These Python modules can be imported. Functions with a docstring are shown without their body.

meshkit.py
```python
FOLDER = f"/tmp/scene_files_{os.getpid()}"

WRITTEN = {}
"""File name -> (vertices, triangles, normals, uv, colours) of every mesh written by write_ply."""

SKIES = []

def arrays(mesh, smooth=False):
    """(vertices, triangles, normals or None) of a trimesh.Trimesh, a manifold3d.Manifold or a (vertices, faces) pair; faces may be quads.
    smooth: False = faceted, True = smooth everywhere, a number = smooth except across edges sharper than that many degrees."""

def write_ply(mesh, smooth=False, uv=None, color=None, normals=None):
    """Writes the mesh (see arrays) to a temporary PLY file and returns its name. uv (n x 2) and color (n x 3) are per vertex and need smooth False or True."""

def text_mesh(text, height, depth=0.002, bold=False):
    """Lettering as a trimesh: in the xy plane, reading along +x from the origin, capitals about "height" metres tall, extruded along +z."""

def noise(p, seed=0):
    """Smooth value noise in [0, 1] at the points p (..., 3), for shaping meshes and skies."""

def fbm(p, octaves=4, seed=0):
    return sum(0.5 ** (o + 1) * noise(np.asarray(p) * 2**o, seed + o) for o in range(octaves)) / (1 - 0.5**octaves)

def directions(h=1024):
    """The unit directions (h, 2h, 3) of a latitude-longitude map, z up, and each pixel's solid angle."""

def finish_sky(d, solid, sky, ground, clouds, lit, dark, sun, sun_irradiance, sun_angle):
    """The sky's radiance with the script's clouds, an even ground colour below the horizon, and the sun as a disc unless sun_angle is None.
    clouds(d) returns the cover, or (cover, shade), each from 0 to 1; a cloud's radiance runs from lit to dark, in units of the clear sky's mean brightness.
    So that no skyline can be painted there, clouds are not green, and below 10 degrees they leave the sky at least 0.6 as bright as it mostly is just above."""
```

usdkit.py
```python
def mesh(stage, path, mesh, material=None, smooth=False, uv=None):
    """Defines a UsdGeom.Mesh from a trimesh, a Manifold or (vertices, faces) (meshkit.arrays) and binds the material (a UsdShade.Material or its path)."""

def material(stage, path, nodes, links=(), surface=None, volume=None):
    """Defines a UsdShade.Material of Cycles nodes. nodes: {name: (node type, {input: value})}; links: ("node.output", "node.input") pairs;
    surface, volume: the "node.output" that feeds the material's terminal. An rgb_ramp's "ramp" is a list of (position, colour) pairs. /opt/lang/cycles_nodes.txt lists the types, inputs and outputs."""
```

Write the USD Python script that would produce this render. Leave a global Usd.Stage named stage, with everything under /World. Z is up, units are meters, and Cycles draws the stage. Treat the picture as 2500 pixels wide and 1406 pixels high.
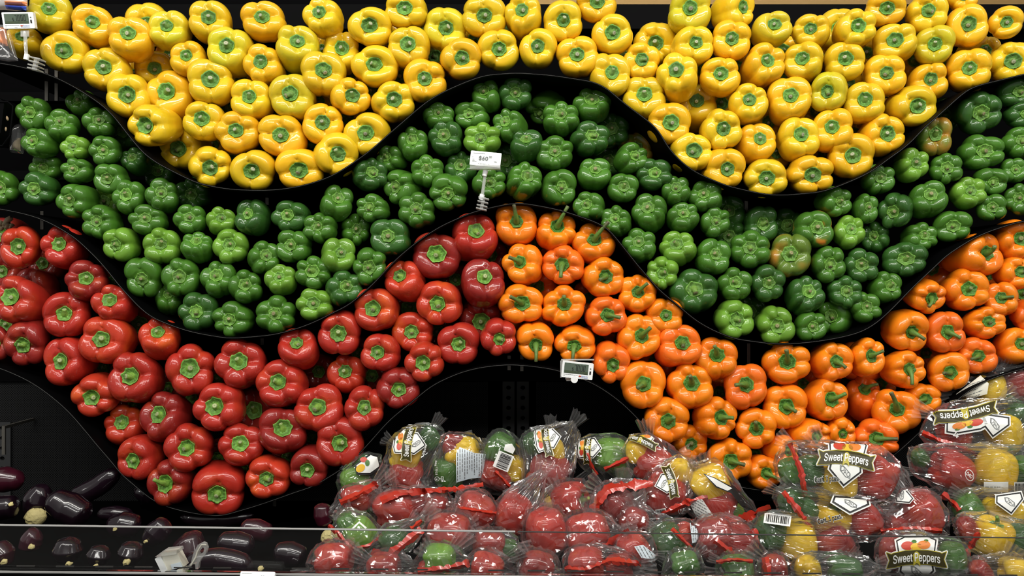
import math, random, numpy as np, trimesh, usdkit, meshkit
from pxr import Usd, UsdGeom, UsdLux, UsdShade, Sdf, Gf, Vt
from scipy.interpolate import CubicSpline
from scipy.spatial import ConvexHull
from shapely.geometry import Polygon, Point, box as sbox
from shapely import affinity
from shapely.ops import unary_union

# ---------------------------------------------------------------- camera, light, exposure
F, D, CX, CY, Z0 = 1985.0, 1.548, 1250.0, 703.0, 1.30
stage = Usd.Stage.CreateInMemory()
UsdGeom.SetStageUpAxis(stage, 'Z')
UsdGeom.Xform.Define(stage, '/World')
UsdGeom.Scope.Define(stage, '/World/Looks')
cam = UsdGeom.Camera.Define(stage, '/World/camera')
cam.CreateHorizontalApertureAttr(36.0)
cam.CreateFocalLengthAttr(36.0 * F / 2500)
cam.CreateClippingRangeAttr((0.05, 100.0))
cam.CreateExposureAttr(-0.22)
cx_ = UsdGeom.Xformable(cam)
cx_.AddTranslateOp().Set((0, -D, Z0)); cx_.AddRotateXOp().Set(90)


def lamp(name, pos, target, w, h, power, color=(1, 1, 1)):
    l = UsdLux.RectLight.Define(stage, '/World/' + name)
    l.CreateWidthAttr(w); l.CreateHeightAttr(h); l.CreateIntensityAttr(power); l.CreateColorAttr(color)
    d = Gf.Vec3d(*target) - Gf.Vec3d(*pos)
    m = Gf.Matrix4d().SetLookAt(Gf.Vec3d(*pos), Gf.Vec3d(*target), Gf.Vec3d(0, 0, 1) if abs(d[2]) < 0.95 * d.GetLength() else Gf.Vec3d(0, 1, 0))
    UsdGeom.Xformable(l).AddTransformOp().Set(m.GetInverse())


# the case's own strip lamp under its canopy, and the ceiling lamps of the aisle
lamp('case_lamp', (0, -1.10, 2.55), (0, 0.05, 1.25), 3.4, 0.13, 27, (1, 0.97, 0.90))
lamp('aisle_lamp', (-0.3, -2.3, 3.3), (0, 0, 1.1), 3.2, 0.20, 17, (1, 0.98, 0.94))
lamp('aisle_lamp_b', (0.4, -4.2, 3.3), (0, 0, 1.0), 3.6, 0.24, 21, (1, 0.98, 0.94))
lamp('side_lamp_left', (-2.6, -1.9, 3.3), (0, 0, 1.1), 0.18, 3.0, 15, (1, 0.98, 0.94))
lamp('side_lamp_right', (2.6, -1.9, 3.3), (0, 0, 1.1), 0.18, 3.0, 15, (1, 0.98, 0.94))
dome = UsdLux.DomeLight.Define(stage, '/World/store_ambient')
dome.CreateIntensityAttr(0.10); dome.CreateColorAttr((1, 0.98, 0.95))


def at(px, py, y):
    d = y + D
    return np.array([(px - CX) / F * d, y, Z0 - (py - CY) / F * d])


def mm(px, y):
    return px / F * (y + D)


def ray(px, py):
    return np.array([(px - CX) / F, 1.0, -(py - CY) / F])


CAM = np.array([0, -D, Z0])

# ---------------------------------------------------------------- helpers
used = {}


def numbered(path):
    n = used.get(path, 0); used[path] = n + 1
    return path if n == 0 else f'{path}_{n:03d}'


def set_data(p, label=None, cat=None, group=None, kind=None):
    for k, v in (('label', label), ('category', cat), ('group', group), ('kind', kind)):
        if v:
            p.SetCustomDataByKey(k, v)


def thing(name, label, cat, matrix=None, pos=None, group=None):
    p = numbered('/World/' + name)
    x = UsdGeom.Xform.Define(stage, p)
    if matrix is not None:
        x.AddTransformOp().Set(Gf.Matrix4d(*np.asarray(matrix).T.ravel().tolist()))
    elif pos is not None:
        x.AddTranslateOp().Set(tuple(float(v) for v in pos))
    set_data(x.GetPrim(), label, cat, group)
    return p


def part(name, mesh, mat, parent='/World', smooth=35, tint=None, label=None, cat=None, group=None, kind=None, origin=None):
    if origin is not None:
        v, f = (mesh.vertices, mesh.faces) if hasattr(mesh, 'vertices') else mesh
        mesh = (np.asarray(v) - np.asarray(origin), f)
    p = numbered(parent + '/' + name)
    m = usdkit.mesh(stage, p, mesh, '/World/Looks/' + mat, smooth=smooth)
    if tint is not None:
        UsdGeom.PrimvarsAPI(m).CreatePrimvar('tint', Sdf.ValueTypeNames.Color3fArray, 'vertex').Set(Vt.Vec3fArray.FromNumpy(np.asarray(tint, np.float32)))
    set_data(m.GetPrim(), label, cat, group, kind)
    return p


def cat_(ms):
    return trimesh.util.concatenate(ms)


def bx(lo, hi):
    lo, hi = np.array(lo, float), np.array(hi, float)
    return trimesh.creation.box(hi - lo, trimesh.transformations.translation_matrix((lo + hi) / 2))


def tube(pts, rad, n=10, caps=True):
    pts = np.asarray(pts, float); rad = np.broadcast_to(rad, (len(pts),)).astype(float)
    t = np.gradient(pts, axis=0); t /= np.linalg.norm(t, axis=1, keepdims=True) + 1e-12
    ref = np.array([0, 0, 1.0]) if abs(t[0][2]) < .9 else np.array([1.0, 0, 0])
    V = []; u = np.cross(t[0], ref); u /= np.linalg.norm(u)
    a = np.linspace(0, 2 * np.pi, n, endpoint=False)
    for p, d, r in zip(pts, t, rad):
        u = u - d * (u @ d); u /= np.linalg.norm(u); w = np.cross(d, u)
        V.append(p + r * (np.cos(a)[:, None] * u + np.sin(a)[:, None] * w))
    m = len(pts); V = np.vstack(V); f = []
    for i in range(m - 1):
        for j in range(n):
            k = (j + 1) % n
            f += [(i * n + j, i * n + k, (i + 1) * n + k), (i * n + j, (i + 1) * n + k, (i + 1) * n + j)]
    if caps:
        V = np.vstack([V, pts[0], pts[-1]]); c0, c1 = m * n, m * n + 1
        for j in range(n):
            k = (j + 1) % n
            f += [(c0, k, j), (c1, (m - 1) * n + j, (m - 1) * n + k)]
    return trimesh.Trimesh(V, f, process=False)


def prism(poly, y0, y1):
    """A polygon in the (x, z) plane extruded along y."""
    geoms = getattr(poly, 'geoms', [poly]); out = []
    for g in geoms:
        m = trimesh.creation.extrude_polygon(g, abs(y1 - y0), engine='earcut')
        v = m.vertices.copy(); m.vertices = np.c_[v[:, 0], y1 - v[:, 2], v[:, 1]]
        out.append(m)
    m = cat_(out)
    if m.volume < 0:
        m.invert()
    return m


# ---------------------------------------------------------------- materials
def mat(name, base, rough=0.4, spec=0.5, coat=0.0, metallic=0.0, **kw):
    return usdkit.material(stage, '/World/Looks/' + name, {'p': ('principled_bsdf', {'base_color': base, 'roughness': rough, 'specular_ior_level': spec, 'coat_weight': coat, 'coat_roughness': .08, 'metallic': metallic, **kw})}, [], surface='p.BSDF')


def tinted(name, rough, coat, bump_scale, bump, mottle=.10, spec=.5, sss=0.0):
    usdkit.material(stage, '/World/Looks/' + name, {
        'a': ('attribute', {'attribute': 'tint'}),
        'tc': ('texture_coordinate', {}),
        'n': ('noise_texture', {'scale': 45, 'detail': 3}),
        'r': ('rgb_ramp', {'ramp': [(.3, (1 - mottle,) * 3), (.7, (1, 1, 1))]}),
        'm': ('mix_color', {'blend_type': 'multiply', 'fac': 1.0}),
        'n2': ('noise_texture', {'scale': bump_scale, 'detail': 3, 'distortion': .6}),
        'b': ('bump', {'strength': bump, 'distance': .002}),
        'p': ('principled_bsdf', {'roughness': rough, 'coat_weight': coat, 'coat_roughness': .06, 'specular_ior_level': spec, 'subsurface_weight': sss, 'subsurface_scale': .004, 'subsurface_radius': (1, .6, .3)})},
        [('tc.object', 'n.vector'), ('tc.object', 'n2.vector'), ('n.fac', 'r.fac'), ('a.color', 'm.a'), ('r.color', 'm.b'), ('m.result', 'p.base_color'), ('n2.fac', 'b.height'), ('b.normal', 'p.normal'), ('b.normal', 'p.coat_normal')], surface='p.BSDF')


tinted('pepper_skin', .45, .75, 60, .06, spec=.18)
tinted('pepper_skin_wrinkled', .45, .65, 130, .20, spec=.18)
tinted('calyx_green', .60, 0, 260, .55, mottle=.35)
tinted('stem_green', .55, .05, 200, .35, mottle=.30)
tinted('cut_stalk', .75, 0, 400, .4, mottle=.25)
mat('black_plastic', (.0014, .0014, .0016), .55, .03)
mat('store_floor', (.10, .095, .085), .6)
mat('black_matte', (.0014, .0014, .0016), .7, .02)
mat('dark_edge', (.040, .040, .038), .6, .2)
mat('dark_metal', (.036, .037, .038), .45, .2)
mat('grey_metal', (.30, .30, .29), .5, .4)
mat('bracket_metal', (.16, .15, .13), .45, .5, 0, .7)
mat('mirror_amber', (.13, .075, .016), .4, .4, 0, .5)
mat('white_plastic', (.80, .82, .81), .35, .5)
mat('tag_paper', (.86, .89, .88), .35, .5)
mat('cream_plastic', (.72, .71, .60), .45)
mat('grey_print', (.16, .17, .17), .6)
mat('black_print', (.012, .012, .012), .5)
mat('olive_print', (.038, .032, .005), .4, .3)
mat('gold_print', (.42, .36, .035), .35)
mat('white_print', (.74, .75, .72), .35)
mat('red_print', (.50, .045, .02), .4)
mat('orange_print', (.66, .20, .03), .4)
mat('yellow_print', (.72, .43, .03), .4)
mat('green_print', (.06, .16, .03), .4)
mat('blue_print', (.05, .12, .40), .4)
mat('sticker', (.66, .75, .80), .4)
mat('lcd', (.085, .115, .085), .18, .5)
mat('lcd_digit', (.006, .010, .008), .4)
mat('lcd_faint', (.045, .065, .030), .4)
mat('red_film', (.44, .030, .016), .22, .6, .5)
mat('mushroom', (.50, .36, .22), .7)
mat('root_skin', (.24, .19, .11), .75)
mat('pack_orange', (.72, .22, .06), .3, .5, .4)
mat('pack_blue', (.02, .06, .38), .25, .5, .5)
mat('pack_white', (.62, .60, .58), .3, .5, .4)


def film(name, base_refl, bump, scale, haze, haze_col=(.8, .8, .8), rough=.09, tintc=(1, 1, 1)):
    usdkit.material(stage, '/World/Looks/' + name, {
        'tc': ('texture_coordinate', {}),
        'n': ('noise_texture', {'scale': scale, 'detail': 1.5, 'distortion': .4}),
        'b': ('bump', {'strength': bump, 'distance': .004}),
        't': ('transparent_bsdf', {'color': tintc}),
        'g': ('glossy_bsdf', {'color': (1, 1, 1), 'roughness': rough}),
        'd': ('diffuse_bsdf', {'color': haze_col}),
        'fr': ('fresnel', {'IOR': 1.45}),
        'f1': ('math', {'math_type': 'multiply_add', 'value2': .5, 'value3': base_refl, 'use_clamp': True}),
        'm1': ('mix_closure', {}), 'm2': ('mix_closure', {'fac': haze})},
        [('tc.object', 'n.vector'), ('n.fac', 'b.height'), ('b.normal', 'g.normal'), ('b.normal', 'd.normal'),
         ('fr.fac', 'f1.value1'), ('f1.value', 'm1.fac'), ('t.BSDF', 'm1.closure1'), ('g.BSDF', 'm1.closure2'), ('m1.closure', 'm2.closure1'), ('d.BSDF', 'm2.closure2')], surface='m2.closure')


film('bag_film', .055, .50, 45, .030, rough=.07)
film('pack_film', .03, .12, 40, .03, rough=.08)
film('loose_film', .12, .5, 60, .075, rough=.10)
film('guard_acrylic', .0, .0, 5, .003, (.7, .7, .68), .02)
film('clear_plastic', .08, .15, 60, .30, (.70, .71, .68), .08)
# black sheet with fine punched holes, too small to build one by one
usdkit.material(stage, '/World/Looks/perforated_black', {
    'g': ('geometry', {}), 'mp': ('mapping', {'rotation': (0, math.pi / 4, 0), 'scale': (1, 0, 1)}),
    'v': ('voronoi_texture', {'scale': 260, 'randomness': 0.0}),
    'lt': ('math', {'math_type': 'less_than', 'value2': .34}),
    'c': ('rgb_ramp', {'ramp': [(0, (.018, .0185, .019)), (1, (.0015, .0015, .0015))], 'interpolate': True}),
    'p': ('principled_bsdf', {'roughness': .5, 'specular_ior_level': .06})},
    [('g.position', 'mp.vector'), ('mp.vector', 'v.vector'), ('v.distance', 'lt.value1'), ('lt.value', 'c.fac'), ('c.color', 'p.base_color')], surface='p.BSDF')

# ---------------------------------------------------------------- the display case (setting)
YB = 0.32                                                        # the case's back
zb = lambda py, y: at(0, py, y)[2]
case = numbered('/World/wall_back'); UsdGeom.Xform.Define(stage, case); set_data(stage.GetPrimAtPath(case), kind='structure', label='black back of the produce case with perforated sheets and slotted uprights')
part('back_board', bx((-1.75, YB + .012, .0), (1.75, YB + .05, 2.35)), 'black_matte', case)
part('floor', bx((-3.2, -4.5, -.03), (3.2, YB + .1, 0)), 'store_floor', kind='structure')
FR = (-.335, Z0 - .478)                                # front lip of the bottom tray (y, z)
FB = (YB - .026, FR[1] - .004)
tray = Polygon([(FR[0], FR[1]), (FB[0], FB[1]), (FB[0], FB[1] - .02), (FR[0], FR[1] - .02)])
tm = trimesh.creation.extrude_polygon(tray, 3.2, engine='earcut'); v = tm.vertices.copy()
tm = trimesh.Trimesh(np.c_[v[:, 2] - 1.6, v[:, 0], v[:, 1]], tm.faces); tm.fix_normals()
tray_ = thing('bin_tray', 'black bottom tray under the eggplants and bagged peppers', 'tray')
part('tray_floor', tm, 'black_plastic', tray_); part('front_wall', bx((-1.6, -.335, FR[1] - .02), (1.6, -.329, at(0, 1404, -.335)[2] - .012)), 'black_plastic', tray_)
for x_ in (-1.3, 0, 1.3):
    part('leg', bx((x_ - .03, -.2, 0), (x_ + .03, -.14, FR[1] - .02)), 'black_matte', tray_)
for k in (-1, 0, 1):                                             # perforated back sheets and black covers over them
    a, b = ((-1.62, -.60), (-.585, -.055), (.055, 1.62))[k + 1]
    part('perforated_sheet', bx((a, YB - .004, .72), (b, YB + .010, zb(932, YB))), 'perforated_black', case)
part('back_cover', bx((-1.62, YB - .012, zb(930, YB)), (1.62, YB + .010, zb(868, YB))), 'black_plastic', case)
for i, z in enumerate((620, 420, 230, 90)):
    part('back_ledge', bx((-1.62, YB - .02, zb(z, YB) - .02), (1.62, YB + .010, zb(z, YB))), 'black_plastic', case)


def upright(px0, px1, py0, py1, hole_px, y=YB - .006):
    p0, p1 = at(px0, py1, y), at(px1, py0, y)
    poly = sbox(p0[0], p0[2], p1[0], p1[2]); xm = (p0[0] + p1[0]) / 2
    for h in hole_px:
        c = at(0, h, y)[2]
        poly = poly.difference(affinity.scale(Point(xm, c).buffer(.0054, 8), 1, .85))
    part('upright', prism(poly, y - .004, y), 'dark_metal', case)


hp = [872 + 24.6 * k for k in range(12)]
upright(1227, 1256, 690, 1150, hp); upright(1262, 1291, 690, 1150, hp)
upright(-12, 28, 1030, 1240, hp[4:])
c0, c1 = at(4, 1110, .2), at(12, 1040, .2)
part('bracket_tab', cat_([bx((c0[0], .2, c0[2]), (c1[0], .204, c1[2])), bx((c0[0], .204, c1[2] - .006), (c1[0], YB - .01, c1[2]))]), 'bracket_metal', case)
# mirror band along the top of the case
mz = at(0, 11, .26)[2]
part('mirror_band', bx((at(1290, 0, .26)[0], .26, mz), (1.5, .268, mz + .30)), 'mirror_amber', case)
part('mirror_rail', bx((-1.5, .255, mz - .055), (1.5, .275, mz - .001)), 'black_plastic', case)

# wavy black dividers between the colour bands
WAVES = [('wavy black divider strip under the yellow peppers',[(-60,146),(-22,150),(15,155),(52,162),(88,171),(124,183),(158,198),(191,216),(223,236),(253,258),(280,284),(304,314),(327,343),(352,371),(382,394),(414,412),(448,429),(482,444),(518,453),(554,459),(592,462),(629,463),(666,462),(703,458),(740,451),(775,441),(810,427),(842,409),(873,388),(903,366),(932,341),(960,316),(989,291),(1018,266),(1048,243),(1081,224),(1115,208),(1150,194),(1187,183),(1224,179),(1262,177),(1301,179),(1339,182),(1377,187),(1415,193),(1453,201),(1488,220),(1518,245),(1549,269),(1580,292),(1608,319),(1629,352),(1652,381),(1679,405),(1710,424),(1743,439),(1777,452),(1813,461),(1849,469),(1886,474),(1923,474),(1961,471),(1998,467),(2034,457),(2070,443),(2104,428),(2137,409),(2167,387),(2198,365),(2227,340),(2254,312),(2282,287),(2310,262),(2338,237),(2369,215),(2404,203),(2441,194),(2478,185),(2516,177),(2554,176)]),('wavy black divider strip under the green peppers',[(-60,500),(-22,505),(15,511),(53,519),(89,529),(123,543),(156,561),(187,582),(215,607),(242,634),(267,663),(291,693),(316,721),(343,749),(373,772),(408,788),(444,801),(481,811),(519,818),(557,823),(595,822),(633,819),(671,814),(708,805),(745,793),(780,778),(814,761),(848,743),(878,720),(907,694),(934,666),(960,638),(989,612),(1019,588),(1051,566),(1084,547),(1119,531),(1154,517),(1191,507),(1228,499),(1266,495),(1304,499),(1342,506),(1379,515),(1416,527),(1452,540),(1485,559),(1511,587),(1535,617),(1559,647),(1584,676),(1609,704),(1638,729),(1667,753),(1696,777),(1728,797),(1762,813),(1798,825),(1835,831),(1873,836),(1912,838),(1950,836),(1989,832),(2028,826),(2067,818),(2104,806),(2138,786),(2168,760),(2196,732),(2223,704),(2251,677),(2279,651),(2307,625),(2338,603),(2371,583),(2405,567),(2441,554),(2478,543),(2516,536),(2554,531)]),('wavy black divider strip under the red and orange peppers',[(-60,880),(-23,890),(13,902),(48,917),(82,935),(113,956),(143,980),(171,1006),(197,1035),(222,1065),(247,1095),(273,1125),(298,1155),(327,1181),(357,1206),(390,1227),(426,1240),(464,1249),(502,1255),(540,1256),(578,1247),(615,1236),(652,1224),(689,1211),(726,1198),(763,1185),(797,1166),(830,1145),(861,1121),(888,1093),(914,1064),(940,1035),(968,1009),(998,985),(1027,961),(1057,939),(1090,922),(1125,908),(1162,898),(1199,892),(1236,889),(1274,890),(1312,894),(1349,900),(1386,910),(1422,923),(1456,939),(1488,959),(1518,982),(1546,1008),(1572,1036),(1598,1065),(1627,1090),(1657,1114),(1688,1136),(1722,1155),(1757,1171),(1793,1183),(1830,1191),(1868,1195),(1906,1194),(1944,1191),(1982,1184),(2020,1174),(2056,1162),(2093,1149),(2130,1134),(2166,1119),(2197,1096),(2226,1070),(2255,1043),(2285,1018),(2315,993),(2344,968),(2375,946),(2408,928),(2444,914),(2480,903),(2518,893),(2555,883)])]
TABS = dict(zip([w[0] for w in WAVES], [((113, 168, 246), (137, 168, 246), (652, 472, 500), (1822, 480, 520)), ((102, 515, 560), (1828, 838, 888), (640, 826, 842)), ((1243, 868, 904), (1274, 866, 906), (670, 1205, 1236))]))
for lab, pts in WAVES:
    pts = np.array(pts, float); s = np.r_[0, np.cumsum(np.linalg.norm(np.diff(pts, axis=0), axis=1))]
    cs = CubicSpline(s, pts); q = cs(np.linspace(0, s[-1], 220))
    d = thing('wavy_divider', lab, 'divider')
    yf, yb = -.012, YB - .026
    top = np.array([at(x, y, yf) for x, y in q]); n = np.gradient(top, axis=0); n = np.c_[-n[:, 2], 0 * n[:, 0], n[:, 0]]; n /= np.linalg.norm(n, axis=1, keepdims=True)
    low = top - n * .003
    back = lambda a: np.c_[a[:, 0], np.full(len(a), yb), a[:, 2]]
    ringv = np.stack([top, low, back(low), back(top)], 1); N = len(q); fs = []
    for i in range(N - 1):
        for j in range(4):
            k = (j + 1) % 4
            fs += [(i * 4 + j, i * 4 + k, (i + 1) * 4 + k), (i * 4 + j, (i + 1) * 4 + k, (i + 1) * 4 + j)]
    fs += [(0, 2, 1), (0, 3, 2), (4 * N - 4, 4 * N - 3, 4 * N - 2), (4 * N - 4, 4 * N - 2, 4 * N - 1)]
    m = trimesh.Trimesh(ringv.reshape(-1, 3), fs, process=False); m.fix_normals()
    part('strip', m, 'black_plastic', d)
    for px, p0, p1 in TABS[lab]:
        c0, c1 = at(px - 4, p1, .10), at(px + 4, p0, .10)
        part('bracket_tab', bx((c0[0], .10, c0[2]), (c1[0], .104, c1[2])), 'bracket_metal', d)
    part('front_edge', tube(top - [0, .0006, 0] - n * .0015, .0006, 6), 'dark_edge', d, label='thin grey front edge')

# ---------------------------------------------------------------- peppers
PROF = np.array([(0, -.20), (.14, -.195), (.27, -.13), (.39, -.01), (.52, .095), (.67, .125), (.82, .055), (.94, -.12), (1.0, -.40), (.995, -.75), (.955, -1.12), (.875, -1.46), (.72, -1.74), (.48, -1.90), (.2, -1.87), (0, -1.80)])
LEN = dict(Y=2.15, R=1.95, O=2.05, G=1.85)
STYLE = dict(Y=((3, 4, 4, 4, 5), .17, 1.05, .35), R=((4, 4, 5, 5), .17, 1.15, .345), O=((4, 5, 5, 6), .18, 1.1, .325), G=((4, 5, 5, 6), .22, .80, .345))
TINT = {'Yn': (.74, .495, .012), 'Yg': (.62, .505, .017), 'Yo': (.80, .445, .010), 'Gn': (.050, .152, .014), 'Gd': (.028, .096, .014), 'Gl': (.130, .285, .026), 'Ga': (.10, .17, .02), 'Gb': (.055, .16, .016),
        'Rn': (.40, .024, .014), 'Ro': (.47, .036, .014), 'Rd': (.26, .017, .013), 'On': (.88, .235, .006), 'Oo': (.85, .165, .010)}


def resample(prof, k, cav, n):
    p = prof.copy(); p[:, 1] = np.where(p[:, 1] < -.40, -.40 + (p[:, 1] + .40) * k, p[:, 1]); p[:4, 1] *= cav
    s = np.r_[0, np.cumsum(np.linalg.norm(np.diff(p, axis=0), axis=1))]
    q = CubicSpline(s, p)(np.linspace(0, s[-1], n)); q[:, 0] = np.maximum(q[:, 0], 0); q[0, 0] = q[-1, 0] = 0
    return q, s / s[-1]


def pepper_body(rng, R, col, nphi=54, nu=30, e=1.0, length=None, odd=False):
    lob, dep, cav, rc = STYLE[col]
    n = lob[rng.integers(len(lob))]
    k = (length or LEN[col]) / 1.9 * rng.uniform(.95, 1.05)
    cav *= rng.uniform(.8, 1.25)
    q, _ = resample(PROF, k, cav, nu)
    top = int(np.argmax(q[:, 1]))
    phi = np.linspace(0, 2 * np.pi, nphi, endpoint=False)
    edges = (np.arange(n) + rng.uniform(-.20, .20, n)) / n * 2 * np.pi
    edges = np.sort(edges); ext = np.r_[edges, edges[0] + 2 * np.pi]
    x = (phi - edges[0]) % (2 * np.pi) + edges[0]
    i = np.clip(np.searchsorted(ext, x, side='right') - 1, 0, n - 1)
    t = (x - ext[i]) / (ext[i + 1] - ext[i])
    h = np.sin(np.pi * t)
    g = 1 - h ** .58
    A = rng.uniform(-.07, .08, n) * (2.2 if odd else 1); Hh = rng.uniform(-.07, .09, n) * (2 if odd else 1); C = rng.uniform(.65, 1.3, n)
    wid = (ext[1:] - ext[:-1]) / (2 * np.pi / n)
    bl = h ** .7
    amp = A[i] * bl; hh = Hh[i] * bl * wid[i]
    cdep = g * (.5 * (C[i] + C[(i - 1) % n] * 0 + 1))
    r = q[:, 0][:, None]; z = q[:, 1][:, None]
    u = np.linspace(0, 1, nu)[:, None]; ut = u[top, 0]
    w = np.where(u < ut, np.clip((r - .20) / .38, 0, 1) ** 1.2, np.where(z > -.45 * k, 1 - .35 * np.clip((.1 - z) / .5, 0, 1), .65 - .25 * np.clip((-.45 * k - z) / (.9 * k), 0, 1)))
    w = np.where((u > .8), w * np.clip((1 - u) / .08, 0, 1) + .25 * (u < .97), w)
    bump = np.exp(-((r - .66) / .24) ** 2) * (u < ut + .16)
    inner = (u < ut) * np.exp(-((r - .52) / .12) ** 2)
    rr = r * (1 - dep * w * cdep * 1.25) * (1 + amp * np.clip(r * 1.3, 0, 1)) * (1 + inner * (.16 * g - .14 * bl))
    zz = z + bump * (hh - .22 * cdep) - inner * .12 * g
    bend = rng.normal(0, .03, 2)
    vx, vy = rr * np.cos(phi), rr * np.sin(phi)
    vx = vx + bend[0] * np.minimum(zz, 0) ** 2 * .4; vy = vy + bend[1] * np.minimum(zz, 0) ** 2 * .4
    V = np.stack([vx, vy, zz + 0 * phi], -1)
    nn = meshkit.fbm(V.reshape(-1, 3) * 1.7 + rng.uniform(0, 50, 3), 2, 3).reshape(nu, nphi) - .5
    V = V * (1 + .045 * nn[..., None] * np.clip(r * 2, 0, 1)[..., None])
    V[0] = V[0].mean(0); V[-1] = V[-1].mean(0)
    for ax in (0, 1):                                            # full width R across, as measured
        lo_, hi_ = V[..., ax].min(), V[..., ax].max()
        V[..., ax] = np.where(V[..., ax] < 0, V[..., ax] / max(.8, -lo_), V[..., ax] / max(.8, hi_))
    body = V.reshape(-1, 3) * [R * e, R / e, R]
    F_ = []
    for a in range(nu - 1):
        b0 = np.arange(nphi); b1 = (b0 + 1) % nphi
        F_.append(np.c_[a * nphi + b0, (a + 1) * nphi + b1, a * nphi + b1]); F_.append(np.c_[a * nphi + b0, (a + 1) * nphi + b0, (a + 1) * nphi + b1])
    F_ = np.vstack(F_)
    d = body[F_]; ar = np.linalg.norm(np.cross(d[:, 1] - d[:, 0], d[:, 2] - d[:, 0]), axis=1); F_ = F_[ar > 1e-12]
    info = dict(q=q[:top + 1], R=R, e=e, rc=rc * rng.uniform(.92, 1.08), g=g, phi=phi, u=np.repeat(np.linspace(0, 1, nu), nphi), gg=np.tile(g, nu), V=V.reshape(-1, 3), ut=ut)
    return body, F_, info


def calyx_mesh(rng, inf, col):
    R, e, rc, q = inf['R'], inf['e'], inf['rc'], inf['q']
    m, nr = 42, 8
    a = np.linspace(0, 2 * np.pi, m, endpoint=False); k = rng.integers(5, 8); ph = rng.uniform(0, 6)
    rim = rc * (1 + (.035 if col == 'Y' else .06) * (np.abs(np.cos(k * (a + ph) / 2)) ** 3 * 2 - .6) + rng.normal(0, .018, m))
    s = np.linspace(0, 1, nr)[:, None]
    r = s * rim
    crink = rng.normal(0, 1, (nr, m)); crink = (crink + np.roll(crink, 1, 1)) * .5
    z = np.interp(r, q[:, 0], q[:, 1]) + .06 + .05 * np.exp(-(r / .13) ** 2) - .02 * s ** 6 + crink * .013 * (s > .25) * (s < .95)
    z += .011 * np.cos(k * 2 * (a + ph)) * np.exp(-((s - .7) / .2) ** 2)
    V = np.stack([r * np.cos(a) * R * e, r * np.sin(a) * R / e, z * R], -1).reshape(-1, 3)
    edge = np.stack([rim * .97 * np.cos(a) * R * e, rim * .97 * np.sin(a) * R / e, (z[-1] - .06) * R], -1)
    V = np.vstack([V, edge]); F_ = []
    b0 = np.arange(m); b1 = (b0 + 1) % m
    for i in range(nr):
        F_ += [np.c_[i * m + b0, (i + 1) * m + b1, i * m + b1], np.c_[i * m + b0, (i + 1) * m + b0, (i + 1) * m + b1]]
    F_ = np.vstack(F_); F_ = F_[:, ::-1]
    base = np.array({'G': (.130, .30, .035), 'Y': (.112, .275, .034), 'R': (.13, .30, .038), 'O': (.085, .235, .022)}[col]) * rng.uniform(.8, 1.2)
    sv = np.r_[np.repeat(np.linspace(0, 1, nr), m), np.ones(m)]
    cr = np.r_[crink.ravel(), np.zeros(m)]
    t = base * (1 + .22 * cr[:, None] + .5 * np.exp(-((sv - 1) / .09) ** 2)[:, None] - .25 * np.exp(-((sv - .75) / .15) ** 2)[:, None])
    return V, F_, np.clip(t, .005, 1)


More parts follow.
